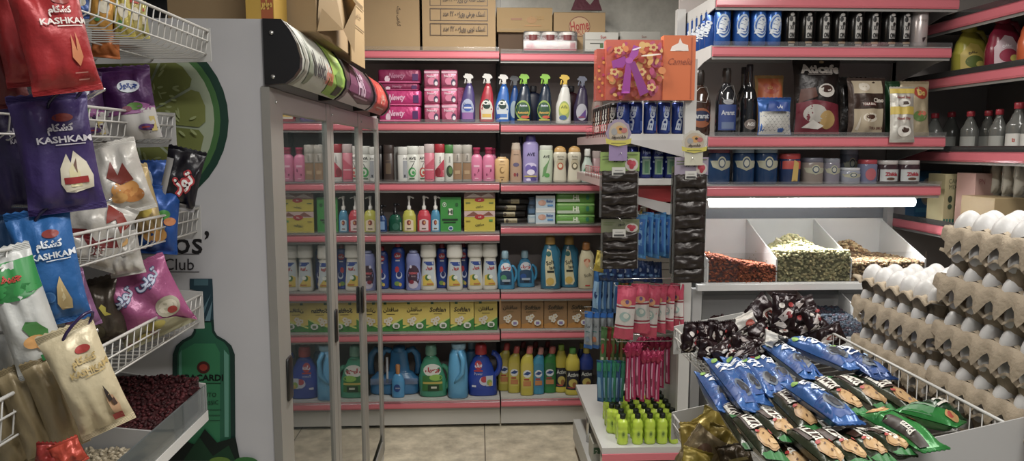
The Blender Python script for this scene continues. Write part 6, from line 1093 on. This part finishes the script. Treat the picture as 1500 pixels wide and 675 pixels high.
for nm,yc,N_,xc in (('shorter',1.404,9,.96),('taller',1.122,12,.96)):
    for i in range(N_):
        z=(.961 if nm=='shorter' else .9725)+HT*i; k=(N_-1-i)%2
        kk=1-k if nm=='shorter' else k
        t=bpy.data.objects.new('egg_tray',meshes[kk]); COL.objects.link(t); t.location=(xc+R.uniform(-.004,.004),yc+R.uniform(-.004,.004),z); t.rotation_euler=(0,0,R.uniform(-.02,.02))
        lev='bottom' if i==0 else 'topmost' if i==N_-1 else f'{ORD[i]} from the bottom'
        tag(t,f'grey pulp egg tray, {lev} in the {nm} egg stack','egg tray','egg trays of the '+nm+' stack')
        top=i==N_-1
        for a in range(NXc):
            for b in range(NYc):
                if not top and a>0: continue
                if not top and i<1: continue
                e=bpy.data.objects.new('egg',em); COL.objects.link(e); px=t.location.x+(a+.5)*PC-NXc*PC/2; py=t.location.y+(b+.5)*PC-NYc*PC/2
                e.location=(px-(0 if top else .0045),py,z+(.012 if top else .010)); e.scale=(1.12,1.12,1.06) if top else (1,1,1); e.rotation_euler=(R.uniform(-.15,.15),R.uniform(-.15,.15),R.uniform(0,6))
                tag(e,f'egg in {lev} tray of {nm} stack, {ORD[a]} row from aisle, {ORD[NYc-1-b]} from far end' if top else f'aisle edge egg, tray {lev} of {nm} stack, {ORD[NYc-1-b]} from far end','egg','white eggs in the '+nm+' stack')
# ================= biscuit baskets =================
brk=thing('biscuit_rack','dark metal rack behind the slanting biscuit baskets','shelving'); MB().box(.815,1.04,0,.823,1.775,1.12,M('#4a4644',.6)).build('back_panel',brk)
for y in (1.05,1.76): MB().box(.52,y-.01,.0,.54,y+.01,.85,WM).build('leg',brk)
BXF=.501; zs=lambda z:H-(H-z)*.82-.028
b1=basket('big slanting wire basket heaped with biscuit rolls in front of the egg stacks',BXF,.81,1.03,1.783,1.084,1.124,.059,.085,'biscuit baskets',True,.055,.028)
b2=basket('lower wire basket with yellow biscuit packets at the bottom of the picture',BXF,.81,1.03,1.783,.857,.897,.059,.085,'biscuit baskets',2,.055,.028)
def pack(p0,p1,z,wd,t,mat,items,seed,label,group,name='biscuit_pack',cat='biscuit pack',roll=0,crk=.002,z1=None,seal=.07):
    z=zs(z); wd*=.82; t*=.82; a=at_z(*p0,z); b=at_z(*p1,z); Z=(b-a); L=Z.length; Z.normalize(); up=Vector((0,0,1)); Yv=-(up-Z*up.dot(Z)).normalized(); X=Yv.cross(Z)
    Rm=Matrix((X,Yv,Z)).transposed()@Matrix.Rotation(math.radians(roll),3,'Z')
    r=thing(name,label,cat,a,Rm,group); pillow(r,wd,L,t,mat,items,seed,crk,seal,pinch=.03,nx=12,nz=20); return r
PZ=foil('#27301c',.28,.15); EF=foil('#2a5c9c',.25,.2)
piz=[('r',-1.05,0,1.05,.1,'#1f6a2c'),('r',-1.05,.9,1.05,1,'#1f6a2c'),('p',[(-1,.05),(-.5,.5),(-.7,.95),(-1,.95)],'#2a6a30'),('p',[(-.8,.12),(.8,.12),(.8,.5),(-.1,.56),(-.8,.5)],'#3a2418'),('t','Pizza',-.0,.36,.17,'#d0ccc0',{'b':.06,'rot':90,'w':2.9,'fit':0}),('e',.0,.73,.85,.17,'#9a7444'),('e',0,.74,.75,.14,'#b08a55'),('e',-.3,.78,.3,.05,'#bd9a66'),('e',.2,.8,.08,.02,'#5a3a1c'),('e',-.3,.72,.07,.02,'#6a4420'),('e',.3,.68,.06,.015,'#5a3a1c'),('e',-.6,.6,.2,.04,'#a02420'),('e',.6,.62,.16,.03,'#a82c24')]
piz=[q if q[0]!='t' else ('t','Pizza',0,.32,.15,'#d0ccc0',{'b':0.008,'rot':90,'w':4.2,'fit':1}) for q in piz]
efo=[('p',[(-1,.58),(-.2,.66),(.5,.58),(1,.62),(1,.9),(-1,.9)],'#1c4484'),('t','EFO',.0,.37,.12,'#e6eaf0',{'b':.02,'rot':90,'w':2.6,'fit':1}),('e',.0,.72,.6,.13,'#55606e'),('e',.0,.72,.45,.10,'#23252c'),('e',.7,.2,.2,.05,'#7aa83a'),('e',-.6,.55,.2,.03,'#8fb0d0')]
# text is scaled by pack length; height = fraction of length
ZP=1.075; GP='green and brown pizza biscuit rolls'; GE='blue biscuit rolls'
PL=[((1136,577),(1196,636),.085,'half under the blue roll\'s near end'),((1190,556),(1266,611),.085,'first beyond the loose blue roll'),((1221,553),(1302,602),.085,'second in the far row'),((1256,551),(1356,612),.09,'farthest toward the eggs in the far row'),((1112,605),(1162,650),.075,'just behind the front fence wires'),((1083,610),(1140,676),.06,'pressed against the fence wires'),((1161,630),(1236,690),.085,'front row, nearest the fence'),((1194,634),(1270,685),.087,'front row, second from the fence'),((1230,634),(1300,678),.088,'front row, third from the fence'),((1266,634),(1330,668),.09,'front row, fourth from the fence')]
for k,(a,b,dz,lb) in enumerate(PL):
    pack(a,b,1.0+dz,.047,.042,PZ,piz,300+k,f'pizza biscuit roll, {lb}',GP,roll=-8)
GRN=foil('#1f7a30',.25,.2)
pgr=[('e',.0,.16,.75,.13,'#b58a4e'),('e',.1,.16,.5,.09,'#c49a5c'),('e',-.3,.2,.12,.03,'#8a2c20'),('r',-.9,.3,.9,.32,'#2f8a40',1),('r',-.8,.45,-.5,.6,'#9c2820'),('p',[(.2,.4),(.9,.4),(.9,.95),(.2,.95)],'#2a2016'),('t','Pizza',.55,.7,.07,'#d0ccc0',{'b':.03,'rot':-90})]
pack((1272,602),(1372,660),1.105,.055,.045,GRN,pgr,320,'bright green biscuit roll lying on top with its round biscuit picture at the far end',GP,roll=5)
pack((1318,598),(1408,622),1.11,.05,.042,GRN,[('p',[(-.9,.1),(.9,.1),(.9,.6),(-.9,.6)],'#3f7a48'),('r',-.3,.1,.3,.6,'#8aa08a'),('e',0,.85,.7,.1,'#b58a4e'),('e',.2,.84,.3,.05,'#a83a2c')],321,'bright green biscuit roll on top near the white end panel',GP)
pack((1358,590),(1400,615),1.10,.045,.04,foil('#14361c',.25,.2),[('t','Pi',0,.5,.3,'#c8c4b8',{'b':.05,'rot':90})],322,'short dark green end of a roll by the rear fence wires',GP)
for k,(x,y) in enumerate([(1238,590),(1252,606),(1215,612)]): pass
EL=[((1161,562),(1248,622),1.125,.056,'lying loose on top of the pizza rolls'),((1125,503),(1196,556),1.10,.062,'large one lying across the middle with a bent end'),((1156,497),(1258,540),1.12,.055,'long one behind the lettered one'),((1214,510),(1300,556),1.115,.055,'dark glossy one next to the egg stack'),((1043,527),(1104,604),1.085,.05,'first from the fence in the slanted row'),((1067,525),(1118,592),1.085,.048,'second from the fence in the slanted row'),((1089,528),(1142,584),1.09,.048,'third from the fence in the slanted row'),((1108,526),(1158,570),1.095,.046,'fourth from the fence in the slanted row'),((1028,548),(1066,606),1.05,.045,'squeezed low against the fence wires')]
for k,(a,b,z,wd,lb) in enumerate(EL): pack(a,b,z,wd,.045,EF if k!=3 else foil('#1f3f74',.2,.25),efo,340+k,f'blue biscuit roll, {lb}',GE,roll=[0,-5,4,0,-14,-12,-10,-8,-20][k],crk=.004)
# chocolate wafer packets
def wz(label,px,py,wp,hp,yaw,roll,pitch,z,items,seed,mat,t=.03,gr='dark chocolate wafer packets',name='wafer_packet',crk=.006):
    Y=min(at_z(px,py,zs(z)).y,1.72-.12*((px*7+py*3)%5)/5); t*=.82; return bagp(label,px,py,Y,wp,hp,yaw,roll,mat,items,seed,t,crk,gr,name=name,pitch=pitch,cat='wafer packet',nx=12,nz=16)
CH=foil('#241316',.25,.25); CHL=[[('p',[(-.9,.1),(-.3,.25),(.4,.1),(.1,.02)],'#c4bbb4'),('e',.5,.7,.25,.07,'#9c2a2a'),('p',[(-.6,.3),(.2,.6),(.7,.5),(0,.2)],'#b5aaa4'),('e',.3,.4,.3,.1,'#7a1c22'),('e',-.3,.65,.25,.08,'#c0b8b0')],[('t','bite',0,.45,.2,'#b8b0a8',{'b':.06,'w':1.4,'rot':20}),('e',.4,.25,.25,.08,'#8a2c28'),('p',[(-.8,.7),(-.2,.85),(.3,.75),(-.3,.62)],'#a89c98')],[('e',0,.5,.6,.16,'#b9b0a8'),('e',.1,.5,.35,.09,'#8a3a2c'),('e',-.4,.3,.2,.06,'#c8c0b8')]]
CL=[(1010,494,24,42,'pointed one at the fence corner, first of the upright row'),(1027,492,20,40,'second of the upright row'),(1041,490,19,40,'third of the upright row'),(1054,491,19,38,'fourth of the upright row'),(1068,490,22,40,'last of the upright row'),(1120,462,40,50,'large upright one near the back'),(1148,456,34,48,'upright one behind the heap'),(1178,458,36,42,'at the far end corner'),(1140,482,36,40,'in the heap below the large one'),(1166,478,38,40,'in the heap centre'),(1192,484,44,38,'toward the rear fence'),(1214,494,44,30,'lowest toward the rear fence'),(1112,492,34,38,'beside the white striped one'),(1088,508,36,34,'under the white striped one'),(1036,512,34,30,'low at the fence end'),(1060,518,36,30,'low in the second row'),(1092,524,40,28,'just above the blue rolls'),(1120,512,34,30,'touching the big blue roll'),(1190,466,30,34,'small one on the far heap')]
rw=random.Random(5)
for k,(x,y,wp,hp,lb) in enumerate(CL):
    up=k<5
    wz(f'dark chocolate wafer packet, {lb}',x,y,wp,hp*1.05,rw.uniform(-25,35) if not up else rw.uniform(10,40),rw.uniform(-45,45) if not up else rw.uniform(-12,12),rw.uniform(-35,-5) if not up else 0,1.105 if y<500 else 1.09,CHL[k%3],360+k,CH)
wz('white striped wafer packet curving over the dark ones',1084,478,56,26,10,-22,-30,1.12,[('p',[(-.9,.2),(.9,.5),(.9,.1),(-.9,.0)],'#2a1c1c'),('e',.5,.4,.3,.2,'#9a4030')],381,foil('#b5b0a8',.35,.1))
wz('white and black wafer packet end beside the lettered blue roll',1136,500,40,24,15,25,-30,1.125,[('p',[(-.4,.1),(.8,.3),(.8,.9),(-.1,.9)],'#1c1a1c')],382,foil('#b0aca4',.35,.1))
# filler layer of rolls beneath, seen through the wires
for k,(a,b,lb) in enumerate([((1060,590),(1110,660),'showing through the wires below the blue rolls'),((1140,650),(1180,700),'low front one behind the fence wires')]): pack(a,b,1.04,.05,.042,PZ,piz,390+k,f'pizza biscuit roll, {lb}',GP)
# yellow packets in the lower basket
for k,(x,y,wp,hp,ya,ro,pi_,c,it,lb) in enumerate([(1040,640,66,62,10,-28,-30,'#a0891c',[('t','Pel',-.1,.5,.16,'#2a2410',{'b':.04,'w':1}),('e',.5,.3,.3,.1,'#6a4a1c')],'large yellow one with short lettering'),(1062,655,56,56,0,18,-25,'#8c7618',[('t','Biscos',0,.4,.12,'#2a2410',{'b':.04,'w':1.3})],'darker yellow one nearest the upper basket'),(1028,662,60,50,20,-50,-30,'#93805a',[('e',0,.5,.5,.2,'#6a4a30')],'tan and silver one in the middle'),(1012,640,36,40,25,10,-20,'#a89030',[('e',0,.5,.4,.2,'#b9b4a0')],'small one at the fence corner'),(1046,618,44,32,0,30,-30,'#9c8a2a',[],'one lying at the far end'),(1078,672,50,40,0,-10,-30,'#4a3a20',[('r',-.6,.4,.6,.5,'#8a7a3a')],'dark brown one under the upper basket'),(1020,680,50,40,10,20,-20,'#a08a20',[],'lowest one at the picture edge')]):
    wz(f'yellow biscuit packet, {lb}' if k not in (2,5) else f'biscuit packet in the lower basket, {lb}',x,y,wp,hp,ya,ro,pi_,.80,it,400+k,foil(c,.3,.25),.04,'biscuit packets in the lower basket','biscuit_packet')
_tc.body=''
